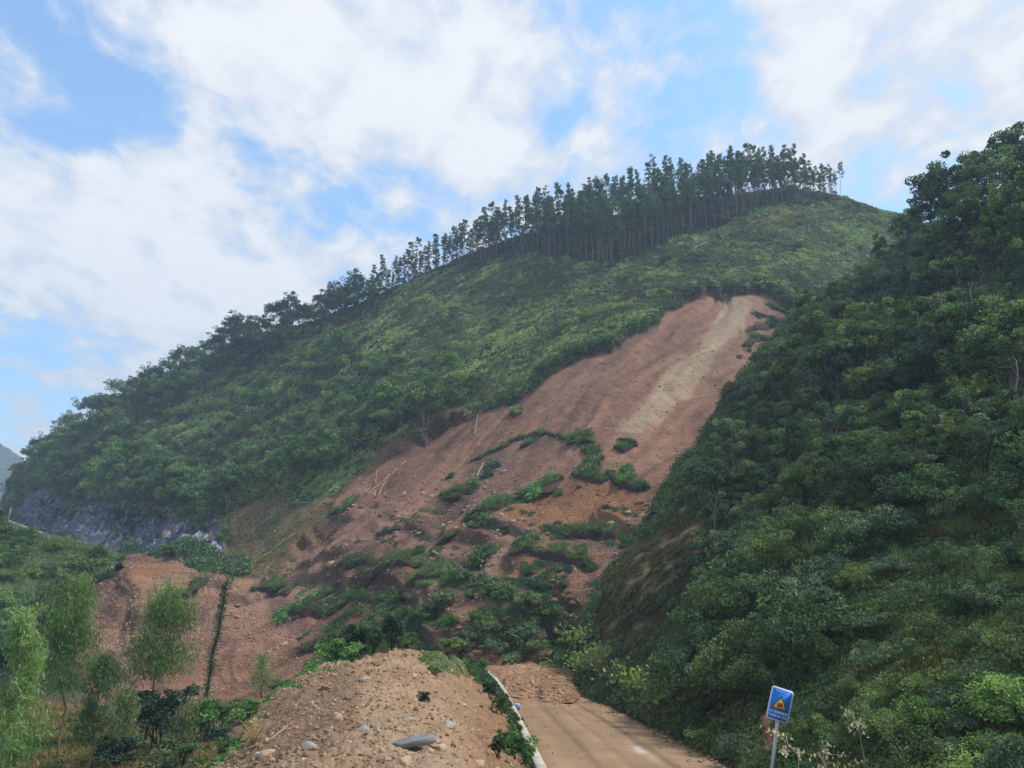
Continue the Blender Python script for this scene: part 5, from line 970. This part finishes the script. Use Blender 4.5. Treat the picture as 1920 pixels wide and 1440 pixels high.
def road_clods():
    r = np.random.default_rng(15); pr = [ico(765 + i, 1, .8, .5, .3) for i in range(4)]; Vs, Fs, o = [], [], 0
    for _ in range(520):
        f = r.uniform(.12, .9); u_ = r.choice([r.beta(.6, 3), 1 - r.beta(.6, 2.2)]); i_, j_ = int(f * 159), int(u_ * 40); q = RX[i_, j_] + r.normal(size=3) * [.1, .1, 0]; Q, T = pr[r.integers(4)]; s_ = 10 ** r.uniform(-1.8, -1.05) * (1.6 if f > .6 else 1)
        Vs.append(Q * s_ + q + [0, 0, s_ * .1]); Fs.append(T + o); o += len(Q)
    return mesh('road_clods', np.concatenate(Vs), np.concatenate(Fs), [ROCKM[2]])
tag(link('road_clods', road_clods()), 'small clods of mud lying on the road', None, None, 'stuff')
# broken kerb on the uphill side
KA = RA[[int(f * 159) for f in np.linspace(.36, .66, 40)]]; Vk, Fk = sweep(KA, np.array([(-.28, -.2), (-.28, .10), (-.24, .13), (-.06, .12), (-.02, .08), (-.02, -.2)])[::-1] * [1, 1])
tag(link('kerb', mesh('kerb', Vk, Fk, [conc.m])), 'mud-stained concrete kerb at the foot of the near slope', 'kerb')

# ------------------------------------------------------------------ bushes round the heap
def make_bush(seed, rx, rz, K, m, L, Wd, mat, name='bush'):
    r = np.random.default_rng(seed); root = thing(name, 'x', 'bush')
    pts, tint, cc, _ = crown_pts(seed, ell(0, 0, rz * .75, rx, rx, rz * .8, .3), K, m, rx * .34, .7, .2)
    pts[:, 2] = np.maximum(pts[:, 2], 0); st = [(limb((r.normal() * .05, r.normal() * .05, -.1), q, 4, .1, r), np.linspace(.014, .005, 4)) for q in cc[:14]]
    V, Fq = tubes(st, 4); link('stems', mesh('stems', V, Fq, [BARK_DARK]), root)
    link('foliage', leafmesh('foliage', leaf_quads(pts, L * r.uniform(.7, 1.3, len(pts)), Wd, rng=r), tint, mat), root); return root
pool_bush = Pool([make_bush(900, .5, .55, 30, 90, .075, .045, F_BUSH), make_bush(901, .5, .5, 26, 110, .06, .035, F_TURF), make_bush(902, .5, .6, 30, 90, .07, .045, F_DARK), make_bush(903, .5, .5, 20, 60, .09, .05, F_BUSH)])
BUSH = [(300, 1415, 120, 100, 2, hill, 'large dark round bush at the lower left, in front of the middle willowy tree'), (390, 1395, 90, 80, 0, hill, 'green bush right of the large dark round one'), (432, 1425, 60, 40, 3, hill, 'small bright bush at the lower left foot of the spoil heap'), (330, 1450, 110, 60, 1, hill, 'low bush at the bottom edge, left of the heap'), (215, 1445, 90, 55, 2, hill, 'dark low bush at the bottom left edge'),
    (405, 1362, 60, 40, 2, hill, 'dark bush at the foot of the ivy-clad dead trunk'), (470, 1328, 70, 34, 0, hill, 'green bush on the valley edge behind the heap, nearest the dead trunk'), (530, 1296, 70, 32, 1, hill, 'green bush behind the left brow of the heap'), (590, 1255, 80, 42, 3, hill, 'bright leafy bush behind the heap, left of the dense dark ones'),
    (632, 1238, 80, 48, 0, mound, 'bright green leafy bush at the top left of the heap'), (668, 1222, 66, 60, 2, mound, 'dark rounded bush at the heap top, right of the bright leafy one'), (700, 1226, 40, 44, 2, mound, 'narrow dark bush on the heap top'), (732, 1222, 56, 66, 2, mound, 'dense grey-green bush on the heap crest'), (760, 1204, 70, 34, 1, mound, 'low grassy bush on the crest of the heap'),
    (838, 1222, 70, 34, 1, mound, 'feathery low bush right of the heap crest'), (868, 1242, 34, 52, 2, mound, 'dark upright bush beside the far end of the parapet'), (900, 1262, 34, 30, 0, mound, 'small bush squeezed between heap and parapet end'), (970, 1432, 70, 56, 0, mound, 'bright weed clump against the near end of the parapet'), (950, 1392, 36, 30, 1, mound, 'weeds on the heap flank midway along the parapet'),
    (935, 1345, 34, 40, 1, mound, 'thin weeds beside the parapet opposite the round blue marker'), (920, 1315, 30, 30, 2, mound, 'dark weeds between heap shoulder and parapet'), (932, 1420, 34, 34, 2, mound, 'dry-looking dark weed left of the bright clump by the parapet'), (797, 1316, 26, 24, 2, mound, 'lone small green tuft in the middle of the heap'), (815, 1262, 30, 14, 1, mound, 'flat weeds on the gravel near the heap crest')]
for (px, py, wpx, hpx, i, sh, lb) in BUSH:
    p = sh.at(px, py); k = p[1] / F; pool_bush.put(p + [0, 0, -.03], RU.uniform(0, 6.28), (wpx * k, wpx * k * .9, hpx * k * 1.1), lb, None, i)
# plants with large pale leaves at the toe by the road
def big_leaf(seed, n=150):
    r = np.random.default_rng(seed); root = thing('broadleaf_plant', 'x', 'plant'); c = r.normal(size=(n, 3)) * [.5, .4, .3] + [0, 0, .8]; c[:, 2] = np.abs(c[:, 2])
    V, Fq = tubes([(limb((0, 0, -.2), q, 4, .1, r), np.linspace(.02, .006, 4)) for q in c[:16]], 4); link('stem', mesh('stem', V, Fq, [BARK_RED]), root)
    link('leaves', leafmesh('leaves', leaf_quads(c, .24, .17, rng=r), r.uniform(.4, 1, n), F_LIGHT if seed % 2 else F_MID), root); return root
pool_bl = Pool([big_leaf(920), big_leaf(921)])
for (px, py, s_, lb) in [(985, 1252, 1., 'pale broad-leaved plant above the mud lobe, leftmost'), (1000, 1235, .9, 'broad-leaved plant with pale leaves behind the mud lobe'), (1050, 1262, 1.1, 'grey-green plant fringing the top right of the mud lobe'), (1090, 1272, 1.2, 'sprawling plant where mud lobe and near slope meet'), (1120, 1255, 1.3, 'tangled pale-leaved plant at the foot of the bare slope'), (1085, 1225, 1.2, 'dark and pale leaved plant under the red gully end'), (1150, 1290, 1.2, 'low plant hanging over the road edge right of the mud lobe'), (1190, 1310, 1., 'weedy plant on the verge further right of the mud lobe'), (1235, 1335, 1., 'weedy plant on the verge above the broken kerb')]:
    sh = hill if px < 1080 else spur; pool_bl.put(sh.at(px, py) + [0, 0, 0], RU.uniform(0, 6), s_, lb)

# ------------------------------------------------------------------ willowy young trees on the left
def make_willow(seed, H, cr, c0, mat, n=5200, label='x', lean=0.):
    r = np.random.default_rng(seed); root = thing('willowy_tree', label, 'tree'); top = np.array([lean, 0, H]); tp = limb((0, 0, -.3), top, 8, .03, r); lst = [(tp, np.linspace(.07, .012, 8))]
    tips = []
    for i in range(46):
        f = r.uniform(c0, .99); b = np.array([np.interp((f - .06) * 7, range(8), tp[:, k]) for k in range(3)]); a = i * 2.4 + r.normal() * .4
        w_ = cr * math.sqrt(max(.02, 1 - ((f - c0) / (1.02 - c0)) ** 1.7)) * r.uniform(.35, 1.05); e = b + [math.cos(a) * w_, math.sin(a) * w_, H * .06 + w_ * .18]
        lst.append((limb(b, e, 5, .1, r), np.linspace(.02, .006, 5))); tips.append((b, e))
    V, Fq = tubes(lst, 5); link('trunk', mesh('trunk', V, Fq, [BARK_RED], smooth=True), root)
    m = int(n * 1.35) // len(tips); c, ti = [], []
    for b, e in tips:
        f = r.uniform(.35, 1.08, (m, 1)) ; q = b + (e - b) * f + r.normal(size=(m, 3)) * [.26, .26, .28] * (cr / 1.9); q[:, 2] -= r.uniform(0, .6, m) ; c.append(q); ti.append(np.clip(.5 + .12 * r.normal() + .18 * r.normal(size=m) + .25 * (q[:, 2] / H - .75), 0, 1))
    c = np.concatenate(c); link('crown', leafmesh('crown', leaf_quads(c, r.uniform(.18, .36, len(c)), .04, spread=.6, dirn=np.array([0, 0, -.8]), fold=.15, rng=r), np.concatenate(ti), mat), root); return root
for (px, py, top_y, cr, c0, mat, lean, n, lb) in [(268, 1408, 1126, 2.0, .52, F_WIL, .55, 6800, 'young willowy tree with a domed crown and forked bare lower trunk before the debris fan'), (110, 1430, 1112, 1.8, .46, F_WIL, -.4, 6400, 'tall willowy tree with a rounded drooping crown at the left, below the shoulder'), (22, 1500, 1180, 1.35, .34, F_WIL, -.6, 5000, 'brightest yellow-green willowy tree cut by the left frame edge'), (165, 1455, 1240, 1.25, .42, F_WILD, .1, 3200, 'darker willowy tree between the two tall left ones'),
        (222, 1440, 1300, .9, .45, F_WILD, 0., 1500, 'short dark willowy sapling right of the darker tree'), (490, 1300, 1222, .85, .4, F_WIL, -.1, 1000, 'small yellow-green sapling on the slope right of the dead trunk'), (330, 1440, 1330, .9, .3, F_WILD, .3, 900, 'sparse sapling at the foot of the domed willowy tree')]:
    p = hill.at(px, py); H = (py - top_y) * p[1] / F * 1.0; o = make_willow(940 + px % 50, H, cr * p[1] / 38, c0, mat, n, lb, lean); o.location = [float(v_) for v_ in p]
q = sample(6000, (-100, 1300, 560, 1525), lambda px, py: (py > 1310 + .1 * px), 58); rr = np.random.default_rng(13)
stuff('valley_grass', 'dry yellow-brown grass under the willowy trees', hill, q[:1200], .9, PR_GRASS, F_DRY, rr.uniform(.05, .55, 1200), None, 59, .8)
stuff('valley_weeds', 'low green weeds under the willowy trees', hill, q[2600:4000], .8, PR_FINE, F_BUSH, rr.uniform(.1, .6, len(q[2600:4000])), None, 60, .8)
# creeper along the valley side of the heap
q = sample(5000, (385, 1240, 640, 1420), lambda px, py: (np.abs(py - MTOP(px) + 6) < 26) & (py > 1245), 61); X_ = mound.at(q[:, 0], np.maximum(q[:, 1], MTOP(q[:, 0]) + 1))
class HX:
    def at(s, a, b, n): return X_[:900] + [0, .5, -.15], np.tile([0, 0, 1.], (900, 1))
stuff('creeper', 'dark green creeper trailing along the valley side of the spoil heap', HX(), q[:900], .42, PR_FINE, F_BUSH, .35, None, 62, .8)
q = sample(3000, (880, 1255, 1005, 1450), lambda px, py: (py - MTOP(px) < 26) & (py > MTOP(px)), 63)[:420]
stuff('verge_weeds', 'weeds growing in the gap between the spoil heap and the parapet', mound, q, .024 * mound.at(q[:, 0], q[:, 1])[:, 1], PR_FINE, F_TURF, .4, None, 64, .8)
q = sample(2500, (760, 1205, 900, 1265), lambda px, py: (py > MTOP(px) + 1) & (py < MTOP(px) + 34) & (px > 790), 65)[:420]
stuff('crest_weeds', 'thin pale weeds on the gravel at the right of the heap crest', mound, q, .34, PR_FINE, F_SHOULD, .6, None, 66, .5)
def dry_tuft(seed, n=46, mat=F_DRY, L=.55):
    r = np.random.default_rng(seed); a = r.uniform(0, 6.28, n); c = []; 
    Vs = []
    for k in range(n):
        t = np.linspace(0, 1, 5)[:, None]; d = np.array([math.cos(a[k]), math.sin(a[k]), 0]); sp_ = r.uniform(.15, .7); h = L * r.uniform(.6, 1.1)
        pts = d * sp_ * L * t ** 1.4 + np.array([0, 0, 1]) * h * (t - .35 * sp_ * t ** 2.5); Vs.append((pts, np.linspace(.006, .002, 5)))
    V, Fq = tubes(Vs, 3); return mesh('grass_blades', V, Fq, [mat], {'tint': r.uniform(.4, 1) * np.ones(len(V))})
for (px, py, wpx, lb) in [(472, 1392, 60, 'straw-coloured grass tuft on the dark left flank of the heap'), (1120, 1262, 60, 'pale arching grass at the foot of the bare slope')]:
    sh = mound if px < 900 else spur; p = sh.at(px, py); o = thing('grass_tuft', lb, 'grass tuft', p); link('blades', dry_tuft(px), o); s_ = wpx * p[1] / F / .6; o.scale = (s_,) * 3

# ------------------------------------------------------------------ dead trees, logs, sticks
def dead_tree(name, base, top, r0, label, nb, ivy, twig, mat, seed, leafy=None, crown_top=0.):
    r = np.random.default_rng(seed); root = thing(name, label, 'dead tree', base); d = np.array(top) - base; tp = limb((0, 0, -.4), d, 10, .02, r); lst = [(tp, np.linspace(r0, r0 * .35, 10))]
    V, Fq = tubes(lst, 7); link('trunk', mesh('trunk', V, Fq, [mat], smooth=True), root)
    for i in range(nb):
        f = r.uniform(.15, 1.) if i % 3 else r.uniform(.75, 1.); b = np.array([np.interp(f * 9, range(10), tp[:, k]) for k in range(3)]); a = r.uniform(0, 6.28); w_ = twig * r.uniform(.5, 1.1); e = b + [math.cos(a) * w_, math.sin(a) * w_, w_ * r.uniform(-.1, .7) + crown_top * (f > .8)]
        m_ = limb(b, e, 5, .2, r); sub = [(m_, np.linspace(.022, .008, 5))]
        for _ in range(4): s0 = m_[r.integers(1, 5)]; sub.append((limb(s0, s0 + r.normal(size=3) * w_ * .35, 3, .2, r), np.array([.01, .007, .004])))
        Vb, Fb = tubes(sub, 4); link('branch', mesh('branch', Vb, Fb, [mat]), root)
    if ivy:
        f = r.uniform(0, 1., ivy); c = np.stack([np.interp(f * 9, range(10), tp[:, k]) for k in range(3)], -1) + r.normal(size=(ivy, 3)) * (.09 + .12 * r.uniform(size=(ivy, 1))) * [1, 1, .6]
        link('ivy', leafmesh('ivy', leaf_quads(c, .12, .08, rng=r), r.uniform(0, .55, ivy), F_MID), root)
    if leafy:
        c = r.normal(size=(leafy, 3)) * [.9, .7, 1.3] + tp[-1] + [0, 0, crown_top * .4]; link('withered_leaves', leafmesh('withered_leaves', leaf_quads(c, .15, .09, rng=r), r.uniform(0, .7, leafy), F_BROWN), root)
    return root
b = hill.at(374, 1350); tpx = P(424, 1092, b[1] + 1.5)
dead_tree('dead_tree', b, tpx, .12, 'leaning dead trunk wrapped in ivy with bare twigs, standing before the debris fan', 30, 2600, .75, BARK_DARK, 71, 120, .6)
b = hill.at(432, 1092); tpx = P(444, 1000, b[1])
dead_tree('withered_tree', b, tpx, .10, 'brown withered tree above the debris fan, behind the ivy-clad trunk', 22, 0, 1.6, BARK_GREY, 72, 500, 1.6)
def stick(name, cat, a, b, r0, label, group=None, mat=WOOD_PALE, seed=0, sag=.0):
    r = np.random.default_rng(seed + int(a[0])); A = hill.at(*a); B_ = hill.at(*b); A = A + [0, 0, r0 * 1.2]; B_ = B_ + [0, 0, r0 * 1.2 + .1]; t = np.linspace(0, 1, 6)[:, None]; pts = A + (B_ - A) * t; 
    pm = hill.at(np.linspace(a[0], b[0], 6), np.linspace(a[1], b[1], 6)); pts[:, 2] = np.maximum(pts[:, 2], pm[:, 2] + r0 * .6) ; pts[1:-1, 2] += sag; pts[1:-1] += r.normal(size=(4, 3)) * .05
    V, Fq = tubes([(pts - A, np.linspace(r0, r0 * .5, 6))], 6); return tag(link(name, mesh(name, V, Fq, [mat], smooth=True), None, A), label, cat, group)
for n_, (a, b, lb) in enumerate([((674, 906), (752, 840), 'longest pale pole of the stick pile on the bare bank'), ((680, 909), (738, 862), 'pale pole second from the top in the stick pile'), ((690, 907), (700, 868), 'steep short pole in the stick pile'), ((698, 905), (722, 872), 'short pole leaning in the middle of the stick pile'), ((660, 900), (700, 880), 'pole at the left end of the stick pile')]):
    stick('pole', 'pole', a, b, .07, lb, 'felled poles in the stick pile', WOOD_PALE, n_)
stick('fallen_branch', 'branch', (888, 876), (902, 853), .11, 'pale bent branch sticking out below a small tuft in mid slide', None, WOOD_PALE, 3, .25)
stick('fallen_log', 'trunk', (535, 938), (622, 940), .13, 'long grey trunk lying level above the orange cut bank', None, BARK_GREY, 4)
stick('fallen_log', 'trunk', (492, 1040), (548, 1000), .09, 'thin pale trunk lying on the brown brush left of the slide', None, WOOD_PALE, 5)
stick('fallen_log', 'trunk', (350, 1072), (392, 1078), .07, 'pale stick lying on the upper edge of the debris fan', None, WOOD_PALE, 6)
stick('fallen_log', 'trunk', (848, 1072), (890, 1122), .09, 'broken dark stem leaning across the toe greenery', None, BARK_GREY, 7, .6)
stick('fallen_log', 'trunk', (1180, 1005), (1212, 985), .08, 'grey root stick at the right end of the long turf shelf', None, BARK_GREY, 8, .2)
stick('fallen_log', 'trunk', (862, 1024), (902, 1018), .06, 'thin stick on pale rubble left of the orange soil', None, BARK_GREY, 9, .1)
stick('fallen_log', 'trunk', (884, 800), (893, 768), .06, 'slim stick standing out of the bank at the thicket edge', None, WOOD_PALE, 10, .3)
for n_, (a, b, lb) in enumerate([((1302, 478), (1330, 460), 'felled trunk lying just below the pine stand'), ((1405, 430), (1450, 418), 'felled trunk high on the clearing below the summit'), ((975, 640), (990, 628), 'short cut trunk in the middle of the clearing'), ((1085, 476), (1100, 472), 'felled trunk at the lower lip of the pine stand')]):
    stick('felled_log', 'trunk', a, b, .12, lb, 'felled trunks on the clearing', WOOD_PALE, 20 + n_, .5)
# slim bare trunks left standing on the clearing
for (px, py, h, lb) in [(748, 812, 5., 'slim pale bare trunk in front of the thicket, left one'), (790, 815, 5.5, 'slim pale bare trunk in front of the thicket, right one'), (1300, 482, 4., 'bare snag standing alone below the pine stand')]:
    p = hill.at(px, py); V, Fq = tubes([(limb((0, 0, -.3), (.3, 0, h), 6, .03), np.linspace(.07, .03, 6))], 6); tag(link('bare_snag', mesh('bare_snag', V, Fq, [BARK_PALE], smooth=True), None, p), lb, 'trunk')
# a stick lying on the heap flank
V, Fq = tubes([(P(np.linspace(500, 560, 6), np.linspace(1392, 1345, 6), mound.at(np.linspace(500, 560, 6), np.linspace(1392, 1345, 6))[:, 1] - .12), np.linspace(.011, .006, 6))], 6)
c0_ = V.mean(0); tag(link('dry_stick', mesh('dry_stick', V - c0_, Fq, [WOOD_PALE]), None, c0_), 'long thin straw-coloured stick lying across the dark left flank of the heap', 'stick')

# withered branches with pale hanging leaves by the sign
def withered(px, py, hpx, wpx, seed, lb):
    p = spur.at(px, py); k = p[1] / F; r = np.random.default_rng(seed); root = thing('withered_branch', lb, 'branch', p); H = hpx * k; W_ = wpx * k; lst = []; c = []
    main = limb((0, 0, -.2), (-W_ * .3, 0, H), 7, .08, r); lst.append((main, np.linspace(.016, .006, 7)))
    for i in range(7):
        b_ = main[r.integers(2, 7)]; e = b_ + [r.normal() * W_ * .4, r.normal() * W_ * .3, -r.uniform(0, .2) * H]; m_ = limb(b_, e, 4, .15, r); lst.append((m_, np.linspace(.008, .003, 4))); c.append(m_[1:][r.integers(0, 3, 11)] + r.normal(size=(11, 3)) * .045)
    V, Fq = tubes(lst, 5); link('twigs', mesh('twigs', V, Fq, [WOOD_PALE]), root); c = np.concatenate(c); link('leaves', leafmesh('leaves', leaf_quads(c, .085, .05, dirn=np.array([0, 0, -1.]), spread=.6, rng=r), r.uniform(0, 1, len(c)), F_PALE), root)
withered(1622, 1445, 100, 44, 81, 'upright withered branch with curled pale leaves, right of the sign')
withered(1515, 1485, 90, 100, 82, 'drooping withered branch with massed pale leaves, just right of the sign pole')
withered(1565, 1475, 66, 60, 83, 'smaller withered spray beside the drooping one at the bottom edge')

# ------------------------------------------------------------------ road sign
BLUE = flat('sign_blue', (.02, .20, .68), .55, .25, .22, 5.); WHITE = flat('sign_white', (.62, .68, .78), .5, .3, .08, 8.); YEL = flat('sign_yellow', (.75, .50, .06), .5, .3, .08, 8.); BLK = flat('sign_black', (.02, .02, .03), .6, .2); RED = flat('sign_red', (.42, .06, .02), .5, .3); STEEL = flat('galvanised_steel', (.42, .43, .45), .45, .5, .12, 8., .4)
def prism(pts, t, z0=0.):
    """outline in x,z extruded along +y from z0 to z0+t, front face at y=z0"""
    k = len(pts); A = np.array([(x, z0, z) for x, z in pts]); B_ = A + [0, t, 0]; i = np.arange(k); j = (i + 1) % k
    return np.concatenate([A, B_]), [i[None], (i + k)[None, ::-1], np.stack([i, i + k, j + k, j], -1)]
def rrect(w_, h, r, n=5):
    o = []
    for cx, cy, a0 in ((w_ / 2 - r, h / 2 - r, 0), (-w_ / 2 + r, h / 2 - r, 90), (-w_ / 2 + r, -h / 2 + r, 180), (w_ / 2 - r, -h / 2 + r, 270)):
        for i in range(n): a = math.radians(a0 + 90 * i / (n - 1)); o.append((cx + r * math.cos(a), cy + r * math.sin(a)))
    return o[::-1]
YS = 17.2
top_c, bot_c = P(1462, 1321, YS), P(1447, 1452, YS)
up = top_c - bot_c; ax = up / np.linalg.norm(up)
sign = thing('road_sign', 'blue warning sign with a yellow triangle on a leaning grey pole beside the road', 'sign', bot_c)
tilt = math.atan2(ax[0], ax[2]); sign.rotation_euler = (0, tilt, 0)
k = YS / F; Hs = np.linalg.norm(up); pw, ph = 37 * k, 55 * k
V, Fq = tubes([(np.array([[0, .03, -1.6], [0, .03, 0], [0, .03, Hs + .2]]), np.array([.036, .036, .036]))], 12); link('pole', mesh('pole', V, Fq, [STEEL], smooth=True), sign)
panel = link('sign_panel', None, sign, (0, 0, Hs)); panel.rotation_euler = (0, math.radians(5), math.radians(-12))
def sub(name, pts, t, z0, mat, par=panel, dz=0., dx=0.):
    V, Fq = prism(pts, t, z0); V = V + [dx, 0, dz]; return link(name, mesh(name, V, Fq, [mat]), par)
V, Fq = prism(rrect(pw, ph, .05), .014, -.03); me_p = mesh('border', V, Fq, [WHITE]); link('border', me_p, panel)
sub('face', rrect(pw - .055, ph - .055, .035), .003, -.0335, BLUE)
tz = .02; s3 = .17
sub('warning_triangle', [(-s3, -s3 * .72), (0, s3 * .95), (s3, -s3 * .72)], .003, -.0368, BLK, dz=tz)
sub('triangle_fill', [(-s3 * .82, -s3 * .61), (0, s3 * .73), (s3 * .82, -s3 * .61)], .003, -.040, YEL, dz=tz)
sub('rockfall_symbol', [(-.055, -.05), (-.06, .01), (-.03, .04), (-.01, .02), (.02, .045), (.05, .02), (.06, -.02), (.035, -.03), (.04, -.06), (.0, -.05), (-.01, -.075), (-.035, -.06)], .003, -.0432, RED, dz=tz - .015)
def text(body, size, x, z, name='lettering'):
    cu = bpy.data.curves.new(name, 'FONT'); cu.body = body; cu.size = size; cu.align_x = 'CENTER'; cu.extrude = .001; cu.materials.append(WHITE); cu.offset = .0015
    to = bpy.data.objects.new('tmp', cu); C.objects.link(to); bpy.context.view_layer.update(); me = bpy.data.meshes.new_from_object(to.evaluated_get(bpy.context.evaluated_depsgraph_get())); bpy.data.objects.remove(to)
    o = link(name, me, panel, (x, -.0362, z)); o.rotation_euler = (math.radians(90), 0, 0); return o
text('前方易滑坡路段', .055, 0, -.185); text('注意观察安全通行', .048, 0, -.262); text('地质灾害警示', .03, -.05, .262)
for bz in (-.14, .14): sub('bracket', [(-.12, -.015), (.12, -.015), (.12, .015), (-.12, .015)], .035, -.016, STEEL, dz=bz)
for bx_, bz in ((-.1, -.14 - .16), (.1, -.14 - .16), (-.1, .3), (.1, .3)): sub('bolt', [(math.cos(a_) * .007, math.sin(a_) * .007) for a_ in np.linspace(6.28, 0, 9)[:-1]], .004, -.040, STEEL, dz=bz, dx=bx_)
# round blue marker on the parapet
PM = P(969, 1326, 36.6)
mk = thing('round_marker', 'small round blue marker disc with a white arc against the parapet', 'marker', PM)
a = np.linspace(0, 2 * math.pi, 29)[:-1][::-1]; kk2 = 37.3 / F
V, Fq = prism([(math.cos(t) * 6.3 * kk2, math.sin(t) * 6.3 * kk2) for t in a], .02, 0); link('rim', mesh('rim', V, Fq, [WHITE]), mk)
V, Fq = prism([(math.cos(t) * 5.2 * kk2, math.sin(t) * 5.2 * kk2) for t in a], .004, -.004); link('disc', mesh('disc', V, Fq, [BLUE]), mk)
th = np.linspace(1.9, -1.9, 14); V, Fq = prism([(math.cos(t) * 3.0 * kk2, math.sin(t) * 3.0 * kk2) for t in th] + [(math.cos(t) * 1.5 * kk2, math.sin(t) * 1.5 * kk2) for t in th[::-1]], .003, -.008); link('white_arc', mesh('white_arc', V, Fq, [WHITE]), mk)
V, Fq = tubes([(np.array([[0, .03, -6.3 * kk2 - .45], [0, .03, 0]]), np.array([.025, .025]))], 8); link('post', mesh('post', V, Fq, [STEEL]), mk)
# far left: guard rail of the old road and a white marker post
A = P(np.linspace(-60, 82, 30), np.interp(np.linspace(-60, 82, 30), [-60, 0, 36, 55, 82], [952, 971, 984, 991, 1001]), np.linspace(100, 94, 30))
V, Fq = sweep(A, np.array([(0, -.5), (0, .1), (.1, .1), (.1, -.5)])); tag(link('guard_rail', mesh('guard_rail', V, Fq, [conc.m])), 'thin pale guard wall of the old road above the left shoulder', 'wall')
b0, b1 = P(15.5, 972, 112), P(21, 951, 112); V, Fq = tubes([(np.array([[0, 0, -.8], [0, 0, 0], b1 - b0]), np.array([.06, .06, .05]))], 8); tag(link('marker_post', mesh('marker_post', V, Fq, [conc.m]), None, b0), 'slim white post leaning beside the old road at far left', 'post')

for pool in (gf, under_pool, tb_pool, pines, pool_dark, pool_mid, pool_light, pool_sp, pool_tall, pool_shr, pool_bri, pool_turf, pool_bush, pool_bl):
    for used, root in zip(pool.used, pool.r):
        if not used:
            for ch in list(root.children): bpy.data.objects.remove(ch)
            bpy.data.objects.remove(root)
# ------------------------------------------------------------------ air
bx = np.array([(x, y, z) for x in (-1200, 1200) for y in (-60, 1250) for z in (-24, 330)], float)
hz = mesh('haze', bx, np.array([(0, 1, 3, 2), (4, 6, 7, 5), (0, 4, 5, 1), (2, 3, 7, 6), (0, 2, 6, 4), (1, 5, 7, 3)]))
mh = bpy.data.materials.new('haze'); mh.use_nodes = True; tt = mh.node_tree; tt.nodes.clear(); ov = tt.nodes.new('ShaderNodeOutputMaterial'); pv = tt.nodes.new('ShaderNodeVolumePrincipled')
pv.inputs['Color'].default_value = (.60, .77, 1, 1); pv.inputs['Density'].default_value = .0006; tt.links.new(pv.outputs[0], ov.inputs['Volume']); hz.materials.append(mh)
tag(link('haze', hz), kind='stuff')
